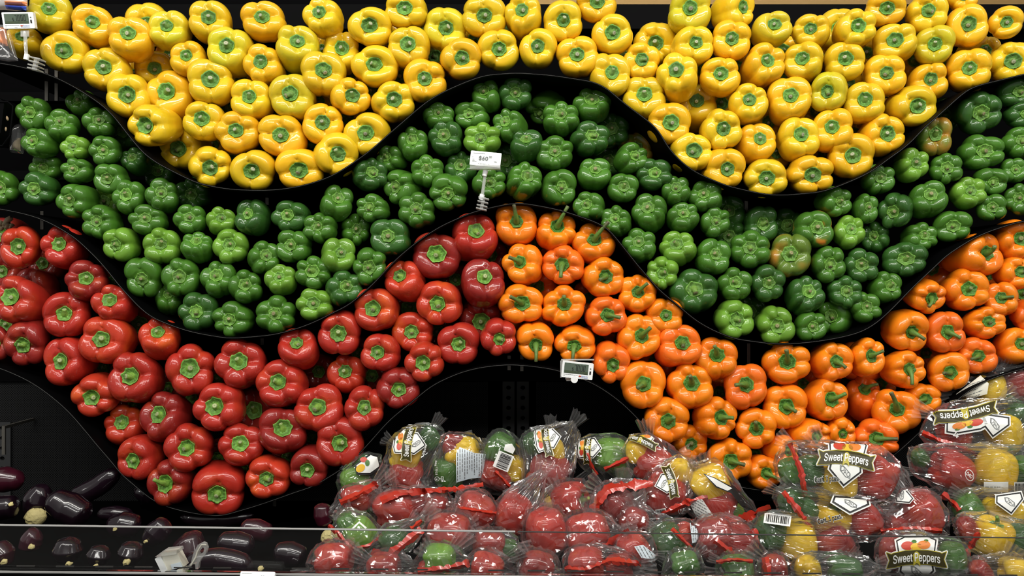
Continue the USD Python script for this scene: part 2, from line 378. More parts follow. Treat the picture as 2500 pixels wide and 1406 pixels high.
def stem_meshes(rng, inf, col, tip=None):
    R, q = inf['R'], inf['q']; z0 = (q[0, 1] + .05) * R
    if tip is None:
        ln = rng.uniform(.13, .26) * R; dx, dy = rng.normal(0, .07, 2) * R
        tip = np.array([dx, dy, z0 + ln]); ctl = np.array([0, 0, z0 + ln * .6]); r0, r1 = .20 * R, .098 * R * rng.uniform(.85, 1.15)
    else:
        ctl = np.array([tip[0] * .12, tip[1] * .12, z0 + max(.22 * R, (tip[2] - z0) * .75)]); r0, r1 = .19 * R, .085 * R
    u = np.linspace(0, 1, 9)[:, None]
    P = (1 - u) ** 2 * np.array([0, 0, z0 - .03 * R]) + 2 * u * (1 - u) * ctl + u ** 2 * tip
    rad = r1 + (r0 - r1) * (1 - u[:, 0]) ** 2.2; rad[-1] *= 1.10
    m = tube(P, rad, 12)
    b = np.array({'G': (.16, .30, .045), 'Y': (.16, .29, .06), 'R': (.20, .36, .05), 'O': (.11, .24, .03)}[col])
    uu = np.r_[np.repeat(u[:, 0], 12), 0, 1]
    t = b * (1 + .15 * rng.normal(0, 1, len(m.vertices))[:, None]); 
    if col == 'O':
        brown = np.clip((uu - .55) / .4, 0, 1)[:, None] * rng.uniform(.1, 1.0)
        t = t * (1 - brown) + np.array([.075, .055, .025]) * brown
    d = P[-1] - P[-2]; d /= np.linalg.norm(d); uax = np.cross(d, [1, 0, .01]); uax /= np.linalg.norm(uax); w = np.cross(d, uax)
    a = np.linspace(0, 2 * np.pi, 12, endpoint=False); c = P[-1] + d * .018 * R; rr = rad[-1] * .90
    ring = c + rr * (np.cos(a)[:, None] * uax + np.sin(a)[:, None] * w); ring2 = c + d * .012 * R + rr * .6 * (np.cos(a)[:, None] * uax + np.sin(a)[:, None] * w)
    base = ring - d * .03 * R
    V = np.vstack([base, ring, ring2, [c + d * .004 * R]]); Fc = []
    for j in range(12):
        k = (j + 1) % 12
        Fc += [(j, k, 12 + k), (j, 12 + k, 12 + j), (12 + j, 12 + k, 24 + k), (12 + j, 24 + k, 24 + j), (24 + j, 24 + k, 36)]
    cc = np.array({'G': (.34, .33, .14), 'Y': (.50, .52, .32), 'R': (.46, .54, .24), 'O': (.24, .26, .09)}[col]) * rng.uniform(.75, 1.15)
    tc = np.vstack([np.tile(cc * .55, (24, 1)), np.tile(cc, (12, 1)), [cc * .45]])
    cf = trimesh.Trimesh(V, Fc, process=False); cf.fix_normals()
    return (m.vertices, m.faces, np.clip(t, .004, 1)), (cf.vertices, cf.faces, tc)


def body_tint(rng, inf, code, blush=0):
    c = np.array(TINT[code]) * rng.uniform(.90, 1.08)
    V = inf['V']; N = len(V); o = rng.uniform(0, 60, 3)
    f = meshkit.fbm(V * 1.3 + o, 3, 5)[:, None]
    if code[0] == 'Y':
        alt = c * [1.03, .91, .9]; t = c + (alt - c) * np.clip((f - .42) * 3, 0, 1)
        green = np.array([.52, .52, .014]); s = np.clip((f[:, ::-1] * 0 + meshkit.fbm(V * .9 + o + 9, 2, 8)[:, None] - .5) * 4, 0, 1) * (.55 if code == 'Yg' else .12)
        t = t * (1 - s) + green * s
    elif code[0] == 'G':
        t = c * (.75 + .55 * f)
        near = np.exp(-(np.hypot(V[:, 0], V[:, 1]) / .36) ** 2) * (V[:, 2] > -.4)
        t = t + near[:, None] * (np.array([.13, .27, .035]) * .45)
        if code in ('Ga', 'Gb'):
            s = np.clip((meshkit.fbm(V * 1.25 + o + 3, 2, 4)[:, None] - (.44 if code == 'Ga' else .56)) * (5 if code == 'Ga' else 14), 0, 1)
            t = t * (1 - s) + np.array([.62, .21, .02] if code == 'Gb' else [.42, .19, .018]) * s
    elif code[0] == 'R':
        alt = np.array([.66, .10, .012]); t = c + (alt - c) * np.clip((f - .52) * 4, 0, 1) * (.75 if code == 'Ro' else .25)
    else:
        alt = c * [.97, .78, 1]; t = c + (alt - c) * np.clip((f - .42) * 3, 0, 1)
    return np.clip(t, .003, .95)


PEP = [
('Yg',-0.8973,0.0266,0.5418,0.039,1.0265,0.4148,0.0754,0,None,'',120,20),
('Yn',-0.9694,0.059,0.4981,0.0314,1.0892,0.258,0.2991,1,None,'tag',55,87),
('Yo',-0.8119,0.0253,0.5157,0.0385,1.009,0.4044,0.0396,0,None,'',227,53),
('Yo',-0.7368,0.0113,0.4896,0.0397,1.0416,0.2106,0.1242,0,None,'',313,80),
('Yg',-0.6688,0.025,0.5082,0.0366,1.0238,0.1081,0.0969,0,None,'',407,62),
('Yn',-0.7389,0.0963,0.534,0.0431,0.9968,0.3093,-0.2552,2,None,'',358,59),
('Yn',-0.5876,0.0258,0.5246,0.0396,1.0113,0.1797,0.0782,0,None,'',510,42),
('Yn',-0.8662,0.0225,0.4589,0.0421,1.026,0.3625,-0.1341,0,None,'',156,124),
('Yn',-0.7885,0.0202,0.4263,0.0419,1.0297,0.1841,-0.0697,0,None,'',253,164),
('Yn',-0.7228,0.0961,0.4442,0.0366,1.0433,0.4601,-0.2224,0,None,'',380,167),
('Yo',-0.6327,0.0288,0.4521,0.0336,0.9979,0.0856,0.1196,0,None,'',454,134),
('Yg',-0.5514,0.0218,0.469,0.0433,0.9863,-0.0128,0.1166,0,None,'',554,111),
('Yn',-0.5815,0.0177,0.4025,0.0447,1.007,0.2608,0.0235,0,None,'',514,194),
('Yo',-0.6766,0.0417,0.3848,0.0455,0.9719,0.092,0.0875,0,None,'',406,224),
('Yn',-0.7418,0.0182,0.373,0.0416,0.9883,0.2651,-0.0855,0,None,'',307,236),
('Yn',-0.597,0.0161,0.326,0.0385,1.0218,0.1236,0.0264,0,None,'',493,289),
('Yn',-0.5068,0.0182,0.3693,0.039,0.9971,0.065,0.0921,0,None,'',608,236),
('Yn',-0.6959,-0.0067,0.3081,0.0409,1.0205,-0.1362,-0.186,0,None,'',352,310),
('Yo',-0.5313,0.015,0.3039,0.0423,1.0304,0.1731,0.0342,0,None,'',576,317),
('Yn',-0.6675,0.0767,0.2783,0.0434,1.0452,-0.0894,-0.1248,0,None,'',429,371),
('Yn',-0.5772,0.006,0.2296,0.0399,1.003,0.3798,-0.248,0,None,'',515,412),
('Yn',-0.4999,0.0111,0.2241,0.0417,1.0443,0.1285,-0.196,0,None,'',614,418),
('Yo',-0.4862,0.0216,0.4377,0.0386,0.9817,0.0006,0.0464,0,None,'',636,150),
('Gn',-0.9285,0.0167,0.3381,0.0315,0.9346,0.1756,-0.051,0,None,'',73,275),
('Gn',-0.8552,0.0532,0.3712,0.0281,1.0527,-0.0678,0.3777,1,None,'',193,237),
('Gn',-0.8685,0.0159,0.3209,0.0303,1.0175,0.3101,0.3233,0,None,'',149,295),
('Gn',-0.7955,0.016,0.3234,0.0294,1.0519,0.3889,0.1002,0,None,'',242,292),
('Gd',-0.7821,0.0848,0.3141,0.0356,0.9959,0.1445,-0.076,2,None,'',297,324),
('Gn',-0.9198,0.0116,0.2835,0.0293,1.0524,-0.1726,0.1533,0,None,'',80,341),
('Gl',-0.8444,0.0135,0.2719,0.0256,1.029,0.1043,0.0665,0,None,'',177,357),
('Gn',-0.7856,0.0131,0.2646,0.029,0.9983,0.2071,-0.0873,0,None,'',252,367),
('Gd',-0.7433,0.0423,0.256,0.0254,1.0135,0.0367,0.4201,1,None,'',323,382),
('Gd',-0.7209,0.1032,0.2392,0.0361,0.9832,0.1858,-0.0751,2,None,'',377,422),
('Gn',-0.9222,0.0493,0.2363,0.0287,1.0246,0.1564,-0.1165,0,None,'',105,410),
('Gn',-0.8419,0.0113,0.228,0.0266,1.0684,-0.002,0.0678,0,None,'',179,412),
('Gn',-0.7771,0.0106,0.2095,0.0296,1.0112,0.0109,-0.1181,0,None,'',261,437),
('Gd',-0.9122,0.0028,0.1896,0.0329,0.992,0.0613,-0.0869,0,None,'',84,461),
('Gn',-0.9809,0.0095,0.1921,0.0306,0.8917,0.2908,-0.0638,0,None,'',0,459),
('Gn',-0.8475,0.0065,0.1674,0.0339,1.009,-0.2094,-0.0247,0,None,'',169,489),
('Gn',-0.7396,0.0088,0.1787,0.0315,0.932,0.119,0.1827,0,None,'',307,476),
('Gn',-0.6716,0.0092,0.1842,0.0316,0.9768,0.3243,0.2345,0,None,'',395,468),
('Gd',-0.6421,0.0788,0.1877,0.0355,0.9877,0.1458,-0.0781,2,None,'',466,477),
('Gn',-0.7952,0.0064,0.1283,0.0331,0.9874,-0.0413,0.0503,0,None,'',236,539),
('Gn',-0.7021,0.0067,0.1339,0.0322,1.0766,0.1034,0.1336,0,None,'',355,531),
('Gn',-0.6178,0.0068,0.1356,0.0297,1.0394,0.2481,0.2088,0,None,'',463,529),
('Gl',-0.5566,0.0068,0.1348,0.0264,1.0524,0.3334,0.3505,0,None,'',543,529),
('Gd',-0.5059,0.0071,0.1425,0.0322,0.9437,-0.2022,0.2822,0,None,'',604,521),
('Gl',-0.7569,0.0041,0.0824,0.032,0.9606,-0.0753,-0.0725,0,None,'',283,598),
('Gl',-0.6713,0.0042,0.0849,0.035,0.994,0.2379,0.1767,0,None,'',393,595),
('Gn',-0.6031,0.0046,0.0902,0.0284,1.0347,0.212,0.71,0,None,'',481,585),
('Gl',-0.5402,0.0041,0.083,0.0342,0.9681,0.1616,0.161,0,None,'',560,597),
('Gn',-0.7057,0.0008,0.0173,0.0368,0.9233,0.2175,-0.1761,0,None,'',343,683),
('Gn',-0.6344,0.0011,0.0221,0.0366,0.9679,0.1861,0.0678,0,None,'',438,675),
('Gn',-0.5633,0.0012,0.0244,0.0337,0.9866,0.167,0.4145,0,None,'',529,671),
('Gn',-0.5086,0.0003,0.0066,0.0324,1.005,0.2554,0.2219,0,None,'',599,694),
('Gn',-0.6687,0.0342,-0.0116,0.0278,0.9407,0.3603,0.6322,1,None,'',406,724),
('Gd',-0.6007,-0.0024,-0.0446,0.0373,0.9719,0.1659,0.0704,0,None,'',478,765),
('Gn',-0.5379,-0.0032,-0.0601,0.0367,1.0256,-0.0292,0.0044,0,None,'',560,784),
('Gl',-0.8203,0.0861,0.175,0.0355,0.9887,0.2376,0.0066,2,None,'',254,490),
('Gd',-0.4297,0.007,0.1396,0.0335,1.0704,-0.0592,0.0464,0,None,'',702,525),
('Gn',-0.3323,0.0086,0.1726,0.0313,0.9828,0.419,0.4509,0,None,'',828,482),
('Gn',-0.2735,0.0078,0.1556,0.0292,1.0523,-0.256,0.0795,0,None,'',901,504),
('Gd',-0.2672,0.0079,0.2222,0.0327,1.037,0.418,0.1535,0,None,'',911,420),
('Gn',-0.2248,0.0185,0.1951,0.0332,0.9653,-0.5095,-0.0865,0,None,'',965,456),
('Gn',-0.1826,0.0054,0.1518,0.0356,1.0068,0.0745,0.0795,0,None,'',1017,509),
('Gn',-0.3729,0.0059,0.1181,0.0302,1.0356,-0.0875,0.1435,0,None,'',774,552),
('Gn',-0.3028,0.0406,0.1155,0.0304,0.9394,0.3343,0.0644,1,None,'',873,559),
('Gd',-0.2371,0.005,0.0996,0.0369,1.0364,-0.0584,0.0604,0,None,'',947,576),
('Gn',-0.4236,0.0041,0.0821,0.032,0.9948,-0.0662,0.0543,0,None,'',709,598),
('Gn',-0.4693,0.0032,0.0629,0.0313,0.99,0.5135,0.2566,0,None,'',651,622),
('Gl',-0.3264,0.0034,0.0679,0.0329,0.9738,0.4596,0.2881,0,None,'',834,616),
('Gn',-0.2723,0.002,0.0396,0.0349,0.9307,0.142,-0.0954,0,None,'',900,651),
('Gn',-0.3806,0.0016,0.0326,0.0337,1.0232,0.1091,0.1906,0,None,'',763,661),
('Gl',-0.4438,0.0011,0.0219,0.03,1.0136,0.1139,0.3277,0,None,'',682,674),
('Gd',-0.3156,-0.0001,0.004,0.0354,1.0265,0.3826,0.2613,0,None,'',853,705),
('Gn',-0.4509,-0.0024,-0.0488,0.0381,0.992,0.1536,0.1304,0,None,'',672,765),
('Gl',-0.3779,-0.0018,-0.0285,0.0334,1.0534,0.0752,0.1786,0,None,'',770,750),
('Yo',-0.4842,0.0258,0.5255,0.0403,1.1033,0.1392,0.0461,0,None,'',640,40),
('Yn',-0.3739,0.0263,0.5348,0.0363,1.032,-0.0934,0.1333,0,None,'',779,29),
('Yn',-0.2761,0.0246,0.5086,0.0407,1.0711,0.0927,-0.1293,0,None,'',902,61),
('Yn',-0.2082,0.0267,0.5425,0.0382,1.094,-0.0384,-0.1179,0,None,'',988,19),
('Yg',-0.4152,0.0235,0.4782,0.0403,1.0292,0.2093,0.251,0,None,'',726,100),
('Yn',-0.3366,0.0605,0.4748,0.0383,0.965,0.2597,0.0928,1,None,'',836,118),
('Yn',-0.2014,0.0232,0.4717,0.0403,1.0238,0.0115,-0.019,0,None,'',996,108),
('Yg',-0.1286,0.0379,0.5077,0.0424,1.0171,0.1741,-0.1369,0,None,'',1089,68),
('Yn',-0.0535,0.0253,0.5279,0.042,1.0522,0.0513,-0.1579,0,None,'',1183,38),
('Yn',-0.0249,0.0228,0.4622,0.0403,1.0234,0.0989,-0.1533,0,None,'',1218,119),
('Yn',-0.3631,0.0177,0.4203,0.0429,1.0324,0.2166,0.0425,0,None,'',790,171),
('Yn',-0.2659,0.0203,0.432,0.043,1.0853,0.1022,-0.0836,0,None,'',914,156),
('Yo',-0.096,0.0168,0.4431,0.0408,1.015,0.1627,-0.157,0,None,'',1128,142),
('Yo',-0.1685,0.0199,0.4043,0.042,1.0057,0.0659,-0.0589,0,None,'',1037,192),
('Yg',-0.4279,0.0185,0.3754,0.0439,1.0077,0.0829,0.0454,0,None,'',709,228),
('Yo',-0.3072,0.0183,0.3712,0.0375,1.0449,0.3748,-0.1059,0,None,'',861,233),
('Yn',-0.227,0.018,0.3636,0.0411,1.0395,0.2366,0.0035,0,None,'',962,242),
('Yo',-0.3646,0.0158,0.3189,0.0396,0.9981,0.1647,-0.026,0,None,'',788,299),
('Yn',-0.2823,0.0202,0.2996,0.0443,1.041,0.0418,-0.0159,0,None,'',893,324),
('Yo',-0.4455,0.0159,0.2947,0.0444,1.0481,0.0968,-0.0213,0,None,'',685,329),
('Yn',-0.3336,0.0112,0.2571,0.0438,1.0037,0.3608,-0.0916,0,None,'',829,382),
('Yo',-0.4085,0.0107,0.226,0.0426,1.0807,0.1945,-0.2274,0,None,'',731,420),
('Gn',-0.0541,0.0193,0.381,0.0284,0.9633,-0.2427,0.4107,0,None,'',1177,209),
('Gn',-0.1417,0.0189,0.3395,0.0279,1.116,0.1029,0.2849,0,None,'',1067,266),
('Gn',-0.0834,0.0231,0.3371,0.0298,1.1269,-0.2728,0.0062,0,None,'',1145,276),
('Gn',-0.192,0.0142,0.2859,0.0312,0.9662,0.0226,0.339,0,None,'',1006,340),
('Gd',-0.1307,0.0141,0.2943,0.0335,0.9912,-0.0631,0.1289,0,None,'',1084,329),
('Gl',-0.0604,0.0128,0.2885,0.0347,1.0642,-0.1446,-0.005,0,None,'',1173,336),
('Gn',-0.0134,0.0218,0.3219,0.0318,0.9804,-0.4808,0.3354,0,None,'',1231,295),
('Gn',-0.2439,0.0257,0.2541,0.0271,1.0347,-0.4502,0.1283,0,None,'',940,379),
('Gn',-0.1636,0.0114,0.2291,0.0317,1.0082,0.0393,0.1261,0,None,'',1042,411),
('Gd',-0.1013,0.0425,0.2406,0.0326,0.9956,0.053,0.1822,0,None,'',1124,403),
('Gn',-0.0415,0.01,0.2023,0.0324,1.0192,0.1987,0.0028,0,None,'',1197,445),
('Gn',-0.1226,0.0016,0.1801,0.037,1.0197,-0.013,-0.2274,0,None,'',1093,473),
('Yn',0.0188,0.0265,0.5395,0.0388,0.9567,-0.1077,0.1917,0,None,'',1273,24),
('Yn',0.0997,0.0255,0.5192,0.0393,0.9802,-0.0059,-0.1602,0,None,'',1376,49),
('Yo',0.1651,0.0273,0.5556,0.0383,1.031,-0.0392,-0.1617,0,None,'',1458,3),
('Yn',0.1946,0.0243,0.4945,0.0397,1.0279,-0.0773,-0.1089,0,None,'',1495,79),
('Yn',0.0497,0.023,0.4677,0.0376,0.9945,-0.088,-0.0473,0,None,'',1313,113),
('Yo',0.1255,0.0222,0.4515,0.0412,1.0523,-0.1183,-0.0481,0,None,'',1408,132),
('Yn',0.1934,0.0202,0.4169,0.0411,0.9746,0.057,0.0967,0,None,'',1497,172),
('Yo',0.2512,0.0236,0.4421,0.0364,0.9947,-0.1022,-0.0293,0,None,'',1567,145),
('Yn',0.2879,0.0784,0.4898,0.043,1.0094,-0.0497,-0.1873,2,None,'',1601,106),
('Yg',0.3452,0.0267,0.5437,0.0427,0.9762,-0.1417,0.0029,0,None,'',1685,19),
('Yn',0.3569,0.0234,0.4756,0.0377,1.0432,0.1179,0.024,0,None,'',1700,102),
('Yn',0.4501,0.0279,0.5454,0.0356,0.9393,0.5363,-0.0492,0,None,'',1818,17),
('Yo',0.4256,0.0235,0.4827,0.0384,0.9903,-0.1403,-0.1142,0,None,'',1787,94),
('Yn',0.3134,0.0048,0.4171,0.0415,0.9615,-0.2623,0.2533,0,None,'',1650,171),
('Yo',0.4033,0.0201,0.414,0.0379,1.0306,-0.1532,0.0555,0,None,'',1760,179),
('Yn',0.2562,0.0242,0.3757,0.0426,1.0088,-0.1035,0.133,0,None,'',1573,229),
('Yn',0.3695,0.0771,0.3749,0.0415,0.9972,-0.1465,0.2829,0,None,'',1701,246),
('Yo',0.3056,0.0141,0.3183,0.0417,1.019,-0.0031,-0.0479,0,None,'',1629,305),
('Yn',0.4064,0.0124,0.3062,0.0403,0.9761,-0.0295,-0.0584,0,None,'',1767,314),
('Yn',0.3498,0.013,0.2644,0.0402,1.0411,0.0306,0.0564,0,None,'',1692,370),
('Yo',0.4142,0.0114,0.2283,0.0405,0.9923,0.0978,-0.1108,0,None,'',1778,410),
('Yn',0.4578,0.018,0.3638,0.038,0.9993,-0.1434,0.187,0,None,'',1830,242),
('Yo',0.4948,0.0217,0.4404,0.0396,0.9841,0.089,0.132,0,None,'',1875,147),
('Yo',0.4807,0.0257,0.2897,0.0365,0.981,0.0577,0.2467,0,None,'',1856,338),
('Yn',0.4878,0.0081,0.2104,0.0399,1.0442,-0.1515,-0.1041,0,None,'',1872,425),
('Gd',0.0072,0.0191,0.3775,0.0332,0.9946,0.0695,-0.0196,0,None,'',1260,214),
('Gn',0.083,0.013,0.263,0.0353,1.0368,0.0061,0.0883,0,None,'',1355,369),
('Gd',0.1544,0.0146,0.2939,0.036,1.092,0.1408,0.1518,0,None,'',1446,329),
('Gn',0.1539,0.0184,0.3633,0.0347,1.0955,-0.0956,0.3811,0,None,'',1449,232),
('Gn',0.0924,0.0132,0.334,0.0338,1.0631,-0.1617,0.2647,0,None,'',1367,278),
('Gn',0.0541,0.0654,0.3469,0.0344,1.1317,-0.8421,-0.9309,1,None,'side',1309,287),
('Gd',0.0266,0.0129,0.2866,0.0298,1.0648,-0.0792,0.6074,0,None,'',1284,336),
('Gd',0.1997,0.0781,0.3193,0.0356,0.9887,-0.124,0.0453,2,None,'',1490,317),
('Gn',0.2369,0.0126,0.2544,0.0306,1.0255,0.3156,0.1703,0,None,'',1552,379),
('Ga',0.2521,0.0986,0.2827,0.0359,1.0046,-0.0224,-0.041,3,None,'',1562,355),
('Gd',-0.0131,0.0821,0.2551,0.0354,0.9907,-0.0271,-0.0412,2,None,'',1234,393),
('Gd',0.1996,0.1261,0.262,0.0364,1.0026,-0.0835,-0.0551,3,None,'',1487,393),
('Yg',0.5082,0.0251,0.5108,0.0348,1.1008,-0.0368,0.1598,0,None,'',1890,58),
('Yn',0.5774,0.0247,0.5026,0.0341,1.0572,-0.3727,0.0352,0,None,'',1977,68),
('Yn',0.6645,0.0104,0.5032,0.037,1.0176,-0.0752,-0.0225,0,None,'',2096,62),
('Yo',0.7266,0.0266,0.5422,0.0352,1.075,-0.2559,-0.2231,0,None,'',2165,20),
('Yn',0.8068,0.0264,0.5379,0.0386,0.9899,-0.316,-0.1145,0,None,'',2266,26),
('Yo',0.8842,0.0245,0.5115,0.0398,0.9663,-0.2982,-0.1252,0,None,'',2365,58),
('Yo',0.9573,0.0253,0.5145,0.0314,0.9941,-0.4365,-0.2616,0,None,'',2457,55),
('Yn',0.7408,0.0236,0.4797,0.039,1.0402,-0.4059,0.037,0,None,'',2184,97),
('Yg',0.8176,0.0232,0.4718,0.0374,0.9852,-0.4275,-0.1375,0,None,'',2282,108),
('Yn',0.5598,0.0202,0.4436,0.0373,1.0186,-0.4347,0.0971,0,None,'',1957,142),
('Yn',0.6445,0.0218,0.4435,0.0373,1.0081,-0.2538,0.0286,0,None,'',2064,143),
('Yo',0.7237,0.0205,0.4156,0.0388,1.0021,-0.2223,-0.0322,0,None,'',2165,177),
('Yo',0.8159,0.0341,0.407,0.036,0.9789,-0.1886,-0.0599,0,None,'odd',2273,193),
('Yo',0.8835,0.0212,0.425,0.0406,1.0027,-0.4324,-0.0109,0,None,'',2364,159),
('Yn',0.9774,0.0373,0.4429,0.0413,1.012,-0.3861,-0.0915,0,None,'',2473,143),
('Yo',0.5372,0.0184,0.3722,0.0423,0.9973,-0.2103,0.1786,0,None,'',1930,232),
('Yg',0.6071,0.0187,0.379,0.0365,0.9442,-0.5392,-0.1821,0,None,'',2018,224),
('Yn',0.6805,0.018,0.3639,0.0385,0.9783,-0.2899,0.0845,0,None,'',2112,242),
('Yn',0.7799,0.0136,0.3496,0.0418,1.0505,-0.0096,-0.2008,0,None,'',2235,254),
('Yn',0.5558,0.0146,0.296,0.0397,0.9707,-0.1057,0.1925,0,None,'',1956,328),
('Yo',0.6156,0.0154,0.3108,0.0397,0.978,-0.3378,0.1212,0,None,'',2031,309),
('Yo',0.7225,0.0144,0.297,0.0403,0.9707,0.0078,-0.0214,0,None,'',2173,333),
('Yo',0.6549,0.0122,0.2546,0.0435,0.9762,-0.2225,-0.0738,0,None,'',2089,389),
('Yo',0.5771,0.0108,0.2169,0.0413,1.0646,-0.051,-0.1242,0,None,'',1983,425),
('Yo',0.8776,0.0306,0.5669,0.0264,1.0725,-0.4418,-0.1372,0,None,'',2352,-10),
('Gd',0.9781,0.0154,0.3774,0.0327,1.1726,-0.2269,-0.1274,0,None,'',2488,213),
('Gd',0.9017,0.0141,0.3364,0.0419,0.9879,-0.2307,-0.1997,0,None,'',2394,276),
('Gn',0.9079,0.013,0.2632,0.0373,1.0804,-0.1885,-0.0399,0,None,'',2403,369),
('Gd',0.9907,0.0166,0.3349,0.0293,1.1635,-0.1733,-0.13,0,None,'',2505,278),
('Gn',0.9809,0.0141,0.2843,0.0326,1.0633,-0.3415,0.1097,0,None,'',2495,341),
('Ga',0.8143,0.0146,0.2958,0.0356,0.9056,-0.275,0.0102,0,None,'',2285,329),
('Gd',0.8793,0.098,0.3515,0.0357,0.9829,-0.3025,-0.0749,2,None,'',2305,270),
('Gl',0.7762,0.0119,0.2403,0.0315,0.9411,0.0523,0.1167,0,None,'',2237,398),
('Gn',0.8341,0.0114,0.2307,0.0304,0.983,-0.3565,-0.0304,0,None,'',2311,410),
('Gn',0.7065,0.0102,0.2119,0.0298,1.0188,-0.1198,0.0915,0,None,'',2154,440),
('Gn',0.9233,0.01,0.2031,0.0276,1.0601,-0.186,-0.2326,0,None,'',2425,445),
('Gn',0.9664,0.0113,0.2278,0.0235,0.9815,-0.2124,0.0519,0,None,'',2480,413),
('Gl',0.8797,0.0093,0.1868,0.0308,0.9894,-0.1602,0.1794,0,None,'',2370,465),
('Gn',0.9701,0.0086,0.1733,0.0288,0.9379,-0.6976,0.1633,0,None,'',2483,482),
('Gn',0.8019,0.0089,0.1792,0.0338,0.9978,-0.1995,0.3441,0,None,'',2271,474),
('Gn',0.6286,0.0082,0.1655,0.0303,1.009,0.281,-0.0719,0,None,'',2052,494),
('Gn',0.6831,0.0077,0.1548,0.0254,0.8767,0.0706,0.1064,0,None,'',2123,506),
('Gd',0.7286,0.0072,0.1457,0.0329,0.9392,-0.6938,-0.2232,0,None,'',2177,518),
('Gn',0.9192,0.0077,0.1546,0.0264,0.9949,-0.4128,-0.0308,0,None,'',2421,506),
('Gn',0.8439,0.0062,0.1186,0.0324,1.0647,-0.3966,-0.0089,0,None,'',2323,545),
('Gn',0.7958,0.0182,0.1023,0.0303,1.0442,0.0703,0.1941,0,None,'',2258,572),
('Gd',0.7504,-0.0002,0.0558,0.0375,1.0943,-0.3527,0.0849,0,None,'',2206,627),
('Gd',0.7061,0.04,0.1018,0.0295,0.9354,-0.5545,0.1236,1,None,'',2130,576),
('Gl',0.6482,0.0056,0.1129,0.0304,0.9297,-0.1243,0.311,0,None,'',2078,559),
('Gb',0.5833,0.0047,0.1157,0.036,1.0001,-0.0094,0.0853,0,None,'',1995,555),
('Ga',0.5298,0.0032,0.0651,0.0417,0.9753,-0.3036,0.1168,0,None,'',1927,620),
('Gn',0.6072,0.0022,0.0448,0.0341,0.9329,-0.1267,-0.0205,0,None,'',2027,646),
('Gd',0.6672,0.0022,0.0447,0.033,0.9747,-0.2868,0.0579,0,None,'',2103,646),
('Gd',0.6373,-0.0003,-0.0061,0.0325,0.9827,-0.1539,0.1149,0,None,'',2067,711),
('Gn',0.721,-0.0001,0.0047,0.0297,0.9693,0.1377,0.1913,0,None,'',2183,704),
('Gd',0.5651,-0.0003,-0.0061,0.0356,0.968,0.0122,0.4188,0,None,'',1974,711),
('Gn',0.676,-0.0021,-0.0353,0.0298,0.9733,-0.1338,0.1238,0,None,'',2125,757),
('Gn',0.6203,0.032,-0.054,0.0335,0.9713,-0.7831,0.1781,1,None,'',2031,781),
('Gn',0.5725,-0.004,-0.0735,0.0285,0.9776,-0.0781,0.0204,0,None,'',1986,806),
('Gd',0.4896,0.0005,0.0099,0.0354,0.9503,-0.1535,0.03,0,None,'',1877,690),
('Gl',0.5048,-0.0034,-0.0719,0.0376,0.9754,-0.1038,-0.0133,0,None,'',1898,789),
('Gd',0.5525,0.0806,0.1254,0.0354,0.9879,-0.1927,-0.0409,2,None,'',1923,550),
('Gd',0.4912,0.0411,0.1254,0.0339,0.9409,-0.0622,-0.0414,1,None,'',1863,547),
('Gn',0.0293,0.0107,0.2149,0.0347,0.9873,0.3047,0.35,0,None,'',1288,429),
('Gn',0.0958,0.0096,0.1939,0.0345,0.9635,0.2211,-0.0499,0,None,'',1372,456),
('Gn',0.1602,0.0114,0.2284,0.0307,1.0823,0.0707,0.34,0,None,'',1454,411),
('Gn',0.1429,0.0084,0.1605,0.0296,1.0325,-0.33,0.1755,0,None,'',1436,487),
('Gn',0.2142,0.0097,0.1947,0.0292,1.0462,-0.0425,0.0464,0,None,'',1523,455),
('Gd',0.2736,0.011,0.2214,0.0334,1.0817,-0.116,0.0816,0,None,'',1598,420),
('Gn',0.3148,0.0096,0.193,0.0276,1.0079,-0.1188,0.3071,0,None,'',1651,456),
('Gn',0.3673,0.0094,0.1812,0.0313,1.0569,-0.3423,0.2467,0,None,'',1721,461),
('Gn',0.196,0.0069,0.1337,0.0292,0.9967,-0.2964,0.2731,0,None,'',1507,526),
('Gn',0.2601,0.0077,0.1543,0.0349,0.9909,-0.3076,0.386,0,None,'',1581,506),
('Gn',0.329,0.0072,0.1429,0.0296,1.0568,-0.0513,0.3735,0,None,'',1669,519),
('Gn',0.39,0.0064,0.1278,0.0293,0.9672,-0.1034,0.057,0,None,'',1748,540),
('Gd',0.4333,0.0779,0.1538,0.0355,0.9954,-0.2083,-0.0279,2,None,'',1780,506),
('Gn',0.2414,0.0046,0.089,0.0326,1.0046,-0.1855,0.3451,0,None,'',1564,584),
('Gl',0.3142,0.0042,0.084,0.0338,1.0628,-0.3199,0.3501,0,None,'',1651,595),
('Gn',0.3892,0.0032,0.0647,0.0337,0.9705,0.0401,0.2057,0,None,'',1748,620),
('Gn',0.4544,0.0038,0.0769,0.0378,1.0212,-0.3044,0.1214,0,None,'',1830,605),
('Gl',0.2866,0.0014,0.0284,0.0322,0.9761,-0.167,-0.0268,0,None,'',1615,668),
('Gd',0.3475,-0.0002,-0.0017,0.046,1.0494,-0.1001,0.213,0,None,'',1693,707),
('Gn',0.4263,0.0006,0.0112,0.0333,1.0189,-0.1368,0.2165,0,None,'',1796,688),
('Gl',0.4275,-0.0032,-0.0597,0.0383,0.9683,0.0127,0.0161,0,None,'',1797,784),
('Gd',0.4338,0.0749,0.1039,0.0352,1.0034,-0.1963,-0.0285,2,None,'',1780,576),
('On',0.0088,0.0063,0.1276,0.041,0.9959,0.0094,0.1283,0,(0.0036,-0.0107,0.1567),'',1262,542),
('On',0.0871,0.0064,0.119,0.0389,0.9977,0.087,0.3391,0,(0.1054,-0.0097,0.1541),'',1364,540),
('On',0.1576,0.005,0.0932,0.0398,1.0673,-0.0116,0.2756,0,(0.1819,-0.0115,0.1249),'',1458,574),
